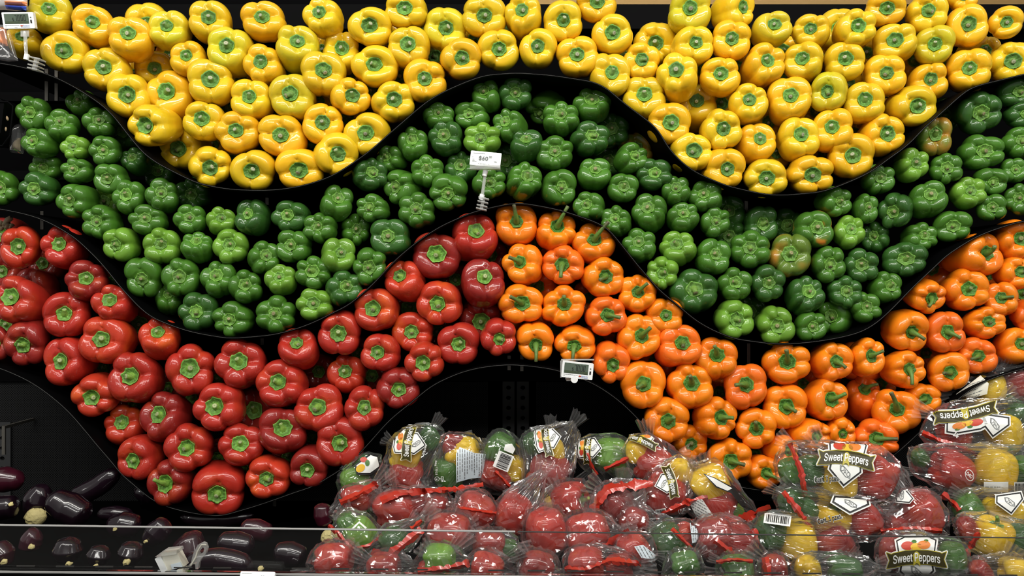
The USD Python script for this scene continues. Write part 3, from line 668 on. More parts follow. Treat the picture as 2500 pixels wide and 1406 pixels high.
('On',0.0144,-0.0,0.05,0.0396,0.9938,-0.2612,0.1824,0,(-0.0057,-0.0164,0.0579),'',1268,639),
('Oo',0.0951,0.0022,0.0448,0.0403,1.0227,-0.1657,-0.0062,0,(0.0919,-0.0145,0.0205),'',1372,646),
('On',0.1798,0.0011,0.022,0.0404,1.0123,0.163,0.0394,0,(0.1656,-0.0156,0.0152),'',1480,675),
('On',0.2398,-0.0004,-0.007,0.0369,1.0089,-0.1029,0.1956,0,(0.2552,-0.0157,0.0086),'',1557,712),
('On',0.0196,-0.003,-0.0287,0.0409,1.0612,0.1228,0.0608,0,(-0.003,-0.0199,-0.0164),'',1275,740),
('On',0.0995,-0.0015,-0.0299,0.0418,1.0305,0.002,0.1867,0,(0.0977,-0.0188,-0.0151),'',1377,741),
('Oo',0.1819,-0.0026,-0.0512,0.0397,1.0182,0.0308,0.1059,0,(0.2034,-0.019,-0.0558),'',1483,769),
('On',0.2933,-0.0025,-0.0518,0.0345,1.0191,-0.0219,0.0748,0,None,'',1629,766),
('Ro',-0.943,0.004,0.0796,0.0377,0.9045,0.3307,0.0491,0,None,'',44,601),
('Rn',-0.8665,0.0043,0.0844,0.0398,0.9706,0.0925,0.2009,0,None,'',144,594),
('Rn',-0.9478,-0.0135,-0.0163,0.045,0.9783,-0.0273,0.2533,0,None,'',26,724),
('Rd',-0.9702,0.0827,-0.0035,0.0422,0.9364,0.0379,0.0358,1,None,'nocalyx',70,707),
('Rd',-0.8101,-0.0035,0.0191,0.0393,1.0034,0.3286,0.2308,0,None,'',210,678),
('Rn',-0.852,-0.0024,-0.0485,0.0429,0.9748,0.2794,0.122,0,None,'',157,765),
('Rn',-0.7657,-0.0022,-0.0225,0.037,1.0509,0.0483,0.3401,0,None,'',268,731),
('Ro',-0.6731,-0.0044,-0.0826,0.0365,1.0072,0.2176,0.6643,0,None,'',382,815),
('Rd',-0.8008,0.09,0.0107,0.0459,0.9797,0.3379,0.0349,2,None,'',280,690),
('Rd',-0.7512,0.0926,-0.0741,0.046,0.9852,0.3088,0.0148,2,None,'',341,793),
('Rd',-0.9835,-0.0006,-0.1068,0.0299,0.8314,0.7505,-0.1743,0,None,'',-7,840),
('Rd',-0.9284,-0.0066,-0.1089,0.0409,0.9354,0.1937,-0.1991,0,None,'',55,843),
('Ro',-0.7781,-0.0097,-0.0964,0.0465,1.0206,0.0176,0.1532,0,None,'',247,827),
('Rn',-0.8575,-0.007,-0.1391,0.0436,0.918,-0.0902,0.089,0,None,'',147,882),
('Rn',-0.7244,-0.0084,-0.1667,0.0476,0.9767,0.0432,0.1918,0,None,'',317,918),
('Rn',-0.611,-0.0076,-0.1517,0.0472,0.9526,0.3339,0.2209,0,None,'',464,898),
('Rn',-0.5185,-0.007,-0.1388,0.0479,0.9937,0.1742,0.2736,0,None,'',583,882),
('Ro',-0.7961,-0.0104,-0.2075,0.0419,1.0208,0.0667,-0.1005,0,None,'',224,971),
('Ro',-0.7541,0.022,-0.259,0.038,0.9685,0.1185,0.4065,1,None,'',288,1037),
('Rd',-0.6733,-0.0032,-0.2402,0.0449,0.9277,-0.1094,0.3317,0,None,'',386,1012),
('Rn',-0.5601,-0.0191,-0.2224,0.0464,0.9986,-0.0145,0.1866,0,None,'',524,991),
('Rn',-0.715,-0.0164,-0.326,0.0388,0.9298,-0.0988,-0.0933,0,None,'',326,1123),
('Rn',-0.6132,-0.0174,-0.3016,0.0455,0.9755,0.2032,0.1374,0,None,'',456,1094),
('Rn',-0.5127,-0.0148,-0.2929,0.0416,1.0225,0.2277,0.2901,0,None,'',587,1082),
('Rd',-0.653,-0.019,-0.3682,0.0417,0.9337,0.0087,0.1151,0,(-0.666,-0.0363,-0.3559),'',398,1191),
('Rn',-0.5545,-0.0197,-0.3886,0.0485,1.0123,0.2298,-0.1331,0,None,'',531,1208),
('Rn',-0.4094,-0.005,-0.1031,0.0371,1.0114,0.0353,0.5858,0,None,'',723,831),
('Rn',-0.3297,-0.0044,-0.0861,0.0423,0.9699,0.099,-0.0229,0,None,'',828,817),
('Rn',-0.4444,-0.0089,-0.1773,0.0463,1.0105,-0.0223,0.2498,0,None,'',678,931),
('Ro',-0.3237,0.0271,-0.1613,0.0378,0.9993,0.0513,0.3165,1,None,'',842,906),
('Rn',-0.2553,-0.0061,-0.122,0.0366,1.0057,-0.1173,0.0678,0,None,'',922,860),
('Rn',-0.3676,-0.0113,-0.2246,0.0471,1.0074,0.1034,0.2374,0,None,'',776,993),
('Rn',-0.2792,-0.0113,-0.2254,0.0408,0.9378,0.1627,0.2324,0,None,'',890,994),
('Rd',-0.2142,-0.0095,-0.1923,0.0403,1.0257,0.2132,-0.0323,0,None,'',970,947),
('Ro',-0.1674,-0.0193,-0.1411,0.0384,0.9895,-0.0209,-0.0394,0,None,'',1033,886),
('Rn',-0.1016,-0.0054,-0.1068,0.0413,1.0022,0.0402,-0.0099,0,None,'',1120,840),
('Rn',-0.0238,-0.0166,-0.0971,0.0351,0.977,0.1315,-0.1857,0,None,'',1220,829),
('Rd',-0.4327,-0.0133,-0.264,0.0446,1.0308,0.2576,0.3618,0,None,'',691,1044),
('Rn',-0.3252,-0.0151,-0.2928,0.0465,0.9711,0.1441,0.0348,0,None,'',837,1090),
('Ro',-0.4626,-0.0182,-0.3593,0.0411,1.0147,0.0878,0.0272,0,None,'',651,1169),
('Rd',-0.3858,-0.0174,-0.3437,0.037,0.9878,0.0146,-0.1371,0,None,'',749,1148),
('Rd',-0.5164,0.0796,-0.2447,0.046,0.9738,0.1237,0.1059,2,None,'',620,1001),
('Rn',-0.0688,0.0058,0.1099,0.0442,1.0181,0.1368,0.4279,0,None,'',1159,554),
('Rd',-0.1438,0.0031,0.0655,0.0463,1.0384,0.0455,0.1166,0,None,'',1069,624),
('Ro',-0.2149,0.0016,0.0245,0.0381,1.0005,-0.3391,0.4777,0,None,'',966,663),
('Rd',-0.0525,0.0011,0.0221,0.0433,0.9857,0.1513,0.4184,0,None,'',1183,675),
('Ro',-0.1423,-0.0015,-0.0299,0.0438,1.0064,-0.0783,-0.0458,0,None,'',1068,741),
('Ro',-0.2648,-0.0039,-0.0386,0.0416,1.0001,-0.1234,0.1511,0,None,'',914,757),
('Ro',-0.1937,0.0163,-0.0842,0.0394,1.0179,0.0092,0.0366,0,None,'',1004,810),
('Rd',-0.0635,0.1713,-0.06,0.0486,1.0038,-0.0044,0.0028,3,None,'',1177,772),
('Rd',-0.2393,0.2042,-0.043,0.0492,0.9923,0.0956,0.0036,3,None,'',979,752),
('On',0.0454,-0.0076,-0.1084,0.0366,0.9863,0.0555,-0.2401,0,(0.045,-0.0228,-0.1375),'',1309,843),
('On',0.1177,-0.0056,-0.1105,0.0368,1.0855,-0.1502,-0.1661,0,(0.1138,-0.0208,-0.1356),'',1401,846),
('On',0.2468,-0.0045,-0.0901,0.0439,0.975,0.0571,0.188,0,(0.2593,-0.0227,-0.0745),'',1567,819),
('Oo',0.1917,-0.0073,-0.1467,0.0378,0.9474,0.0456,-0.189,0,None,'',1497,891),
('Oo',0.3233,-0.0083,-0.1035,0.0409,1.041,0.0897,0.2967,0,(0.3204,-0.0252,-0.1098),'',1666,836),
('On',0.3891,-0.0063,-0.1259,0.0409,1.0118,-0.1485,0.4186,0,(0.3798,-0.0232,-0.1086),'',1750,865),
('On',0.2495,-0.0091,-0.1811,0.0453,0.9792,-0.0886,0.1918,0,(0.2349,-0.0278,-0.1867),'',1571,937),
('On',0.3402,-0.009,-0.1797,0.0442,1.0032,-0.038,0.326,0,(0.333,-0.0273,-0.1645),'',1688,935),
('On',0.2952,-0.0126,-0.2515,0.0439,0.9892,-0.0581,0.0541,0,(0.3022,-0.0308,-0.2411),'',1632,1027),
('On',0.3961,-0.0123,-0.2447,0.0399,0.9711,0.2147,0.1947,0,(0.4137,-0.0288,-0.2427),'',1761,1018),
('On',0.3464,0.02,-0.3013,0.0356,1.0076,0.0803,-0.0116,1,None,'',1685,1088),
('On',0.4129,-0.0166,-0.3263,0.0426,0.9903,-0.1057,0.13,0,(0.433,-0.0342,-0.3291),'',1784,1128),
('Oo',0.4434,-0.0092,-0.1824,0.042,0.9603,-0.2099,0.3121,0,(0.4182,-0.0266,-0.1816),'',1821,938),
('On',0.5221,-0.007,-0.139,0.0435,1.0417,-0.1983,0.2305,0,(0.5139,-0.025,-0.1163),'',1921,882),
('On',0.616,-0.007,-0.1392,0.0384,0.9854,0.0183,0.1226,0,(0.626,-0.0229,-0.1493),'',2043,882),
('On',0.6812,-0.0079,-0.1284,0.0337,0.9037,0.0523,0.2089,0,(0.6973,-0.0218,-0.1179),'',2128,868),
('On',0.7548,-0.0077,-0.1537,0.0365,0.9842,0.0857,0.1076,0,(0.7506,-0.0228,-0.1807),'',2222,901),
('On',0.8314,-0.008,-0.1602,0.0374,0.9564,-0.3025,0.0043,0,(0.8093,-0.0235,-0.1597),'',2321,909),
('Oo',0.8855,-0.0064,-0.1285,0.0355,1.0005,-0.3272,0.0473,0,(0.863,-0.0212,-0.1337),'',2389,868),
('On',0.5191,-0.0112,-0.2235,0.0422,0.9804,-0.2025,0.1621,0,(0.5309,-0.0287,-0.231),'',1920,991),
('On',0.6053,-0.0106,-0.2104,0.0394,0.969,0.0975,0.148,0,(0.6244,-0.0269,-0.1973),'',2031,974),
('Oo',0.6937,0.0509,-0.1984,0.0364,0.9089,-0.2184,1.0062,0,(0.7128,0.0358,-0.1877),'',2111,947),
('On',0.7272,-0.0139,-0.2281,0.0435,1.0082,-0.3297,0.346,0,(0.7071,-0.0319,-0.1953),'',2189,998),
('On',0.791,0.0052,-0.2121,0.0304,1.0297,-0.1933,0.0672,0,(0.7596,-0.0073,-0.2157),'',2258,971),
('On',0.5774,-0.0142,-0.2804,0.0336,1.143,0.3719,-0.0695,0,(0.569,-0.0281,-0.2886),'',1997,1068),
('On',0.6251,-0.0139,-0.2759,0.0278,0.922,-0.1625,-0.1256,0,None,'',2060,1059),
('Oo',0.6868,-0.0185,-0.2835,0.04,1.0478,-0.2601,0.156,0,(0.7173,-0.035,-0.2808),'',2147,1080),
('On',0.5228,-0.0155,-0.3073,0.0283,0.959,0.4238,0.1021,0,None,'',1928,1100),
('On',0.7619,-0.0042,-0.0844,0.0385,0.9676,0.0873,-0.1138,0,(0.7756,-0.0201,-0.0965),'',2229,811),
('Oo',0.828,-0.0042,-0.0831,0.0374,0.9359,-0.1723,0.0757,0,(0.8429,-0.0196,-0.0939),'',2314,810),
('On',0.9074,-0.0032,-0.0635,0.0338,1.0588,-0.0635,0.2088,0,None,'',2415,784),
('On',0.9088,0.0022,0.0668,0.0433,1.0351,0.3831,0.0793,0,(0.9096,-0.0158,0.0784),'',2408,610),
('On',0.9735,0.005,0.0945,0.0391,0.995,-0.0277,0.0647,0,None,'',2491,574),
('On',0.7994,-0.001,-0.02,0.0343,1.0232,0.1605,-0.2075,0,(0.786,-0.0152,-0.0349),'',2275,729),
('On',0.8707,-0.0001,-0.0019,0.0411,0.9999,-0.1561,0.0555,0,None,'',2365,705),
('On',0.931,-0.0009,-0.0183,0.0315,0.9409,-0.564,0.2571,0,(0.9463,-0.0139,-0.0164),'',2442,726),
('On',0.973,0.0016,0.0311,0.0354,1.0793,-0.1354,0.096,0,None,'',2495,663),
('On',0.9692,-0.0052,-0.1053,0.0363,1.0389,-0.158,0.2848,0,None,'',2495,835),
('Oo',0.988,-0.0027,-0.0539,0.0285,0.9257,-0.1186,-0.059,0,None,'',2519,772),
('Oo',0.8471,0.0933,0.0393,0.0423,0.9976,-0.3677,-0.0187,3,None,'',2273,654),
('On',0.4614,-0.0134,-0.2655,0.0393,0.997,-0.2597,0.1189,0,(0.4551,-0.0296,-0.2501),'',1846,1046),
('On',0.48,-0.0179,-0.3492,0.033,0.9994,0.0907,0.0745,0,(0.5012,-0.0315,-0.3583),'',1872,1162),
('Rd',-0.0607,0.0597,-0.0662,0.0453,1.0154,-0.0039,-0.046,3,None,'',1175,785),
('Gn',0.4769,0.0828,-0.0471,0.0356,0.9942,-0.1533,0.098,3,None,'',1830,760),
('Yn',0.6659,0.1036,0.5266,0.0432,0.9925,-0.2691,-0.1017,2,None,'',2050,70),
('Rd',-0.2072,0.0962,-0.0409,0.0465,1.0207,0.0837,0.0653,3,None,'',1000,752),
('Oo',0.0328,0.0802,-0.0755,0.0423,1.0014,0.0501,-0.1132,3,None,'',1290,795),
('Oo',0.0494,0.08,0.0025,0.042,1.0105,-0.0689,0.001,3,None,'',1310,700),
('Oo',0.2869,0.0779,-0.1453,0.0421,0.9984,-0.0995,0.1452,3,None,'',1600,880),
('Oo',0.6952,0.0745,-0.149,0.042,0.9891,-0.2779,0.0874,3,None,'',2100,885),
('Oo',0.6086,0.0616,-0.3139,0.0416,1.0153,-0.158,0.0668,3,None,'',2000,1090),
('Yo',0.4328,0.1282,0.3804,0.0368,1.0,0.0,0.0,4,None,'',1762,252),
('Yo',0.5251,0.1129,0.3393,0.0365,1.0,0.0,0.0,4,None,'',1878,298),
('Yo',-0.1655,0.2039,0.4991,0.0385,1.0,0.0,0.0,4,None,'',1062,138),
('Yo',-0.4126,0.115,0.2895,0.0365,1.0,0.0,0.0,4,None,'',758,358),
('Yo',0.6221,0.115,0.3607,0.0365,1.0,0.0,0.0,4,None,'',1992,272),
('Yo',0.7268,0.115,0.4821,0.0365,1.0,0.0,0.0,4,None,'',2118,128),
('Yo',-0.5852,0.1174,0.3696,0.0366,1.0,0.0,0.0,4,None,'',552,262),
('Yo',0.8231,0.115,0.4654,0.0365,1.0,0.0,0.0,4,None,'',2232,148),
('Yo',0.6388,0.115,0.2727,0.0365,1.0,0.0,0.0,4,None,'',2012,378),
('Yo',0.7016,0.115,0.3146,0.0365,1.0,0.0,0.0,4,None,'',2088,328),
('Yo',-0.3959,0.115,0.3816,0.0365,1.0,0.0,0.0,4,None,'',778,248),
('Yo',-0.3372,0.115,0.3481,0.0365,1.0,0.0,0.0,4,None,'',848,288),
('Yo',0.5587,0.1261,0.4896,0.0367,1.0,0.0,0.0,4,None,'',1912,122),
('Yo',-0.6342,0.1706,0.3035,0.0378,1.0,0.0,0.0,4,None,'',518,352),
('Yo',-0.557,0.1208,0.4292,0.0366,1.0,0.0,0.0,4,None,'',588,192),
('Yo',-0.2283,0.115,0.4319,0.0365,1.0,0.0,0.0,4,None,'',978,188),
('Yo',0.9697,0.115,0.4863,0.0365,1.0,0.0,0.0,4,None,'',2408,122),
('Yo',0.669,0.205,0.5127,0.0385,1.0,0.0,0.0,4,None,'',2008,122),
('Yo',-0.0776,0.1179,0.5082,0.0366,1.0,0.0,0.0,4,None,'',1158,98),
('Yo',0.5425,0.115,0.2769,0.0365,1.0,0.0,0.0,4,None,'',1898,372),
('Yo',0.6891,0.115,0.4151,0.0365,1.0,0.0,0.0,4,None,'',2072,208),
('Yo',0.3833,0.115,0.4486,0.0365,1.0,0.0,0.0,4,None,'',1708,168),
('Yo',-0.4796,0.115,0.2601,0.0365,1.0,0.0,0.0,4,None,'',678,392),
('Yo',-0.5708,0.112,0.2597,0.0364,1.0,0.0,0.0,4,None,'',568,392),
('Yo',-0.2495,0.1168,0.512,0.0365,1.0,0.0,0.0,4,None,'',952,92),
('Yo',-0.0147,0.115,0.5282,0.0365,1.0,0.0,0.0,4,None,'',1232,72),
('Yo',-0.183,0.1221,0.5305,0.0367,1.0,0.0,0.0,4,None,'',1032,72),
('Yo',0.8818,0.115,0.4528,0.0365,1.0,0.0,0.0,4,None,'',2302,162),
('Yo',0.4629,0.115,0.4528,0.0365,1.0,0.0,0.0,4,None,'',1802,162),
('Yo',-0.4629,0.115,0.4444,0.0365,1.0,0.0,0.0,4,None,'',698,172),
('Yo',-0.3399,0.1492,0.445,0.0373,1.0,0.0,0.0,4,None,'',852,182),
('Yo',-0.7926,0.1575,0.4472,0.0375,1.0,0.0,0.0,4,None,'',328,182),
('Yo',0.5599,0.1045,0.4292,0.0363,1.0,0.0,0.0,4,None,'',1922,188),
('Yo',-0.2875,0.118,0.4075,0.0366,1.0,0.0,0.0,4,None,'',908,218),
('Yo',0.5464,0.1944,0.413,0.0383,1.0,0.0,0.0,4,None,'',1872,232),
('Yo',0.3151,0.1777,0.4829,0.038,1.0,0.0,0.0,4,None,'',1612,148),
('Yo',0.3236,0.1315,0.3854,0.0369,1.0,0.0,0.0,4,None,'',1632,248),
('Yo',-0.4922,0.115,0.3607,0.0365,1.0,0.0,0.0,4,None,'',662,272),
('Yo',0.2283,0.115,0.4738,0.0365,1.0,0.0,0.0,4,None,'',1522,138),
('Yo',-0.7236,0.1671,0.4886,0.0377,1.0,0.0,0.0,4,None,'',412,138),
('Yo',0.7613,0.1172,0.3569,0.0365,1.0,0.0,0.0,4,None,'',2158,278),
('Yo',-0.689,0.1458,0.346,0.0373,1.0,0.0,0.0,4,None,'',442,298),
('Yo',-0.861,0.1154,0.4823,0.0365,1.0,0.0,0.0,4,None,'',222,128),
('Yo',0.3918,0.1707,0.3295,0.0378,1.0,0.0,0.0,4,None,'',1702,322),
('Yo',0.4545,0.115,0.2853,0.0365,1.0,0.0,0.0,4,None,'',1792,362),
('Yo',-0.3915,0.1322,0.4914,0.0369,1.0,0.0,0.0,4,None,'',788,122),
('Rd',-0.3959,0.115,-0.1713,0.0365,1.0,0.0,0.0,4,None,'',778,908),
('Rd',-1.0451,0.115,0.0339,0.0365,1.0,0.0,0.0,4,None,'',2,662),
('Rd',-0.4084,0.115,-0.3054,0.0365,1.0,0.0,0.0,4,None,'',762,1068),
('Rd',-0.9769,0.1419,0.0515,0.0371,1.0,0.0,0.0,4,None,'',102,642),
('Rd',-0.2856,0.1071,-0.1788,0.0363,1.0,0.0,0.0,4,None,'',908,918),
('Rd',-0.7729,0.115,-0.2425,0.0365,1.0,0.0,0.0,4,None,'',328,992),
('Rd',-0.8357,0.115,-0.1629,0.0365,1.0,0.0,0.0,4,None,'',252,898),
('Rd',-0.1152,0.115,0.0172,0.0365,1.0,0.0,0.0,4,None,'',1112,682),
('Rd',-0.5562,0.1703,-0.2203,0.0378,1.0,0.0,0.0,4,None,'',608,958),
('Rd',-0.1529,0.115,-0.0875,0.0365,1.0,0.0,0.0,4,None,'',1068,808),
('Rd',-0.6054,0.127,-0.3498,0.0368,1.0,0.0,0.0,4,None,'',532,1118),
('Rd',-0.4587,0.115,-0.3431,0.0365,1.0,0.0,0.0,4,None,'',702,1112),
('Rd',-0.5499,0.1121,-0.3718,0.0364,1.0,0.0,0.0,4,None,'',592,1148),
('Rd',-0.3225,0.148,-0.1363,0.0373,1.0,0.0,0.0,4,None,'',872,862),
('Rd',-1.0368,0.115,-0.075,0.0365,1.0,0.0,0.0,4,None,'',12,792),
('Rd',-0.6053,0.115,-0.1881,0.0365,1.0,0.0,0.0,4,None,'',528,928),
('Rd',-0.711,0.1272,-0.2063,0.0368,1.0,0.0,0.0,4,None,'',408,948),
('Rd',-0.6544,0.1121,-0.2254,0.0364,1.0,0.0,0.0,4,None,'',468,972),
('Rd',-1.0451,0.115,0.1093,0.0365,1.0,0.0,0.0,4,None,'',2,572),
('Rd',-0.0436,0.099,0.0668,0.0362,1.0,0.0,0.0,4,None,'',1198,622),
('Oo',0.6167,0.1348,-0.3683,0.0369,1.0,0.0,0.0,4,None,'',1978,1138),
('Oo',0.6746,0.1524,-0.3508,0.0374,1.0,0.0,0.0,4,None,'',2038,1112),
('Oo',0.0632,0.1833,0.0092,0.0381,1.0,0.0,0.0,4,None,'',1322,692),
('Oo',-0.024,0.1819,0.0832,0.038,1.0,0.0,0.0,4,None,'',1222,608),
('Oo',0.8483,0.115,-0.1336,0.0365,1.0,0.0,0.0,4,None,'',2262,862),
('Oo',0.4252,0.115,-0.2132,0.0365,1.0,0.0,0.0,4,None,'',1758,958),
('Oo',1.0451,0.115,-0.0121,0.0365,1.0,0.0,0.0,4,None,'',2498,718),
('Oo',0.754,0.1103,-0.1959,0.0364,1.0,0.0,0.0,4,None,'',2152,938),
('Oo',0.5969,0.115,-0.1965,0.0365,1.0,0.0,0.0,4,None,'',1962,938),
('Oo',0.3189,0.1747,-0.1645,0.0379,1.0,0.0,0.0,4,None,'',1618,892),
('Oo',0.0524,0.115,0.0884,0.0365,1.0,0.0,0.0,4,None,'',1312,598),
('Oo',0.71,0.115,-0.2802,0.0365,1.0,0.0,0.0,4,None,'',2098,1038),
('Oo',0.1571,0.115,-0.0205,0.0365,1.0,0.0,0.0,4,None,'',1438,728),
('Oo',0.4964,0.115,-0.3389,0.0365,1.0,0.0,0.0,4,None,'',1842,1108),
('Oo',0.178,0.115,-0.1085,0.0365,1.0,0.0,0.0,4,None,'',1462,832),
('Oo',0.0906,0.1257,-0.0839,0.0367,1.0,0.0,0.0,4,None,'',1358,802),
('Oo',0.0109,0.1801,-0.0823,0.038,1.0,0.0,0.0,4,None,'',1262,798),
('Oo',0.4042,0.115,-0.3179,0.0365,1.0,0.0,0.0,4,None,'',1732,1082),
('Oo',0.9739,0.115,0.0256,0.0365,1.0,0.0,0.0,4,None,'',2412,672),
('Oo',0.5508,0.115,-0.2928,0.0365,1.0,0.0,0.0,4,None,'',1908,1052),
('Oo',0.7137,0.185,-0.2004,0.0381,1.0,0.0,0.0,4,None,'',2068,932),
('Oo',0.5299,0.115,-0.1965,0.0365,1.0,0.0,0.0,4,None,'',1882,938)]
ORD = ['', 'first', 'second', 'third', 'fourth', 'fifth', 'sixth', 'seventh', 'eighth', 'ninth', 'tenth', 'eleventh', 'twelfth', 'thirteenth', 'fourteenth']
WORD = {'Yn': 'bright yellow', 'Yg': 'greenish yellow', 'Yo': 'golden yellow', 'Gn': 'glossy green', 'Gd': 'dark green', 'Gl': 'pale green', 'Ga': 'orange-blushed green', 'Gb': 'orange-splashed green', 'Rn': 'bright red', 'Ro': 'orange-tinged red', 'Rd': 'dark red', 'On': 'bright orange', 'Oo': 'deep orange'}
REG = {'Y': [(250, 'far left of band'), (520, 'left slope of left dip'), (760, 'bottom of left dip'), (1000, 'right slope of left dip'), (1250, 'left half of crest'), (1500, 'right half of crest'), (1720, 'left slope of right dip'), (1950, 'bottom of right dip'), (2180, 'right slope of right dip'), (9999, 'far right of band')],
       'G': [(210, 'far left of band'), (420, 'left slope of left dip'), (640, 'bottom of left dip'), (860, 'right slope of left dip'), (1080, 'left side of crest'), (1300, 'middle of crest'), (1520, 'right side of crest'), (1740, 'left slope of right dip'), (1960, 'bottom of right dip'), (2200, 'right slope of right dip'), (9999, 'far right of band')],
       'R': [(240, 'far left of band'), (500, 'left slope of dip'), (740, 'bottom of dip'), (960, 'right slope of dip'), (9999, 'beside orange peppers')],
       'O': [(1450, 'beside red peppers'), (1720, 'left slope of dip'), (1930, 'bottom of dip'), (2180, 'right slope of dip'), (9999, 'far right of band')]}
GROUP = {'Y': 'yellow bell peppers in the top band', 'G': 'green bell peppers in the middle band', 'R': 'red bell peppers in the lower left band', 'O': 'orange bell peppers in the lower right band'}
NAME = {'Y': 'yellow_bell_pepper', 'G': 'green_bell_pepper', 'R': 'red_bell_pepper', 'O': 'orange_bell_pepper'}
cells = {}
for i, r in enumerate(PEP):
    reg = next(k for k, (lim, _) in enumerate(REG[r[0][0]]) if r[11] < lim)
    cells.setdefault((r[0][0], reg), []).append(i)
LABEL = {}
for (c, reg), ids in cells.items():
    ids.sort(key=lambda i: PEP[i][12]); rows = []
    for i in ids:
        if rows and PEP[i][12] - PEP[rows[-1][0]][12] < 46:
            rows[-1].append(i)
        else:
            rows.append([i])
    for a, row in enumerate(rows):
        row.sort(key=lambda i: PEP[i][11])
        for b, i in enumerate(row):
            which = 'only one' if len(row) == 1 else 'left one' if len(row) == 2 and b == 0 else 'right one' if len(row) == 2 else ORD[b + 1] + ' from left'
            rw = 'top' if a == 0 else 'bottom' if a == len(rows) - 1 else ORD[a + 1]
            w = WORD[PEP[i][0]] + (' half-hidden' if PEP[i][8] >= 2 else '')
            LABEL[i] = f'{w} bell pepper, {which} in {rw} row, {REG[c][reg][1]}'


def add_pepper(parent_fn, rng, code, R, e, tipl=None, nphi=54, nu=30, note='', wr=False):
    body, F_, inf = pepper_body(rng, R, code[0], nphi, nu, e, odd=note == 'odd')
    return body, F_, inf


for i, r in enumerate(PEP):
    code, ox, oy, oz, R, e, tx, tz, b, tip, note, px, py = r
    rng = np.random.default_rng(1000 + i)
    a = np.array([tx, -1, tz]); a /= np.linalg.norm(a)
    X = np.array([1, 0, 0]) - a[0] * a; X /= np.linalg.norm(X); Y = np.cross(a, X)
    o = np.array([ox, oy, oz + Z0])
    M = np.eye(4); M[:3, 0], M[:3, 1], M[:3, 2], M[:3, 3] = X, Y, a, o
    body, F_, inf = pepper_body(rng, R, code[0], e=e, odd=note == 'odd')
    lab = LABEL[i]
    P = thing(NAME[code[0]], lab, 'bell pepper', matrix=M, group=GROUP[code[0]])
    wr = code[0] == 'R' and rng.random() < .45
    part('body', (body, F_), 'pepper_skin_wrinkled' if wr else 'pepper_skin', P, smooth=True, tint=body_tint(rng, inf, code))
    cv, cf, ct = calyx_mesh(rng, inf, code[0])
    part('calyx', (cv, cf), 'calyx_green', P, smooth=True, tint=ct)
    tl = None
    if tip is not None:
        tl = (np.array(tip) + [0, 0, Z0] - o) @ np.stack([X, Y, a], 1)
    st, cut = stem_meshes(rng, inf, code[0], tl)
    S = part('stem', (st[0], st[1]), 'stem_green', P, smooth=True, tint=st[2])
    part('cut_face', (cut[0], cut[1]), 'cut_stalk', S, smooth=True, tint=cut[2])

# ---------------------------------------------------------------- flat print on a surface
def sheet(poly, size=7.0):
    """2-D polygon(s) in pixels as a refined triangle sheet."""
    vs, fs, n = [], [], 0
    for g in getattr(poly, 'geoms', [poly]):
        if g.is_empty or g.area < 1e-7:
            continue
        v, f = trimesh.creation.triangulate_polygon(g, engine='earcut')
        v = np.c_[v, np.zeros(len(v))]
        v, f = trimesh.remesh.subdivide_to_size(v, f, size, max_iter=8)
        vs.append(v[:, :2]); fs.append(f + n); n += len(v)
    return (np.vstack(vs), np.vstack(fs)) if vs else (np.zeros((0, 2)), np.zeros((0, 3), int))


def text2d(s, height, bold=True):
    m = meshkit.text_mesh(s, 1.0, .01, bold)
    top = m.vertices[:, 2] > .005
    f = m.faces[top[m.faces].all(1)]
    v = m.vertices[:, :2] * height; v[:, 1] *= -1
    return v, f


def fit_text(s, cx, cy, w, h, bold=True):
    v, f = text2d(s, 1.0, bold); lo, hi = v.min(0), v.max(0)
    sx = w / (hi[0] - lo[0]); sy = h / (hi[1] - lo[1])
    return (v - (lo + hi) / 2) * [sx, sy] + [cx, cy], f


def place2(vf, cx, cy, ang, sc=1.0):
    v, f = vf; a = math.radians(ang); c, s = math.cos(a), math.sin(a)
    return v * sc @ np.array([[c, s], [-s, c]]) + [cx, cy], f


def poly2(pts, cx, cy, ang, sc):
    a = math.radians(ang); c, s = math.cos(a), math.sin(a)
    p = np.asarray(pts, float) * sc
    return Polygon(np.c_[p[:, 0] * c - p[:, 1] * s + cx, p[:, 0] * s + p[:, 1] * c + cy])


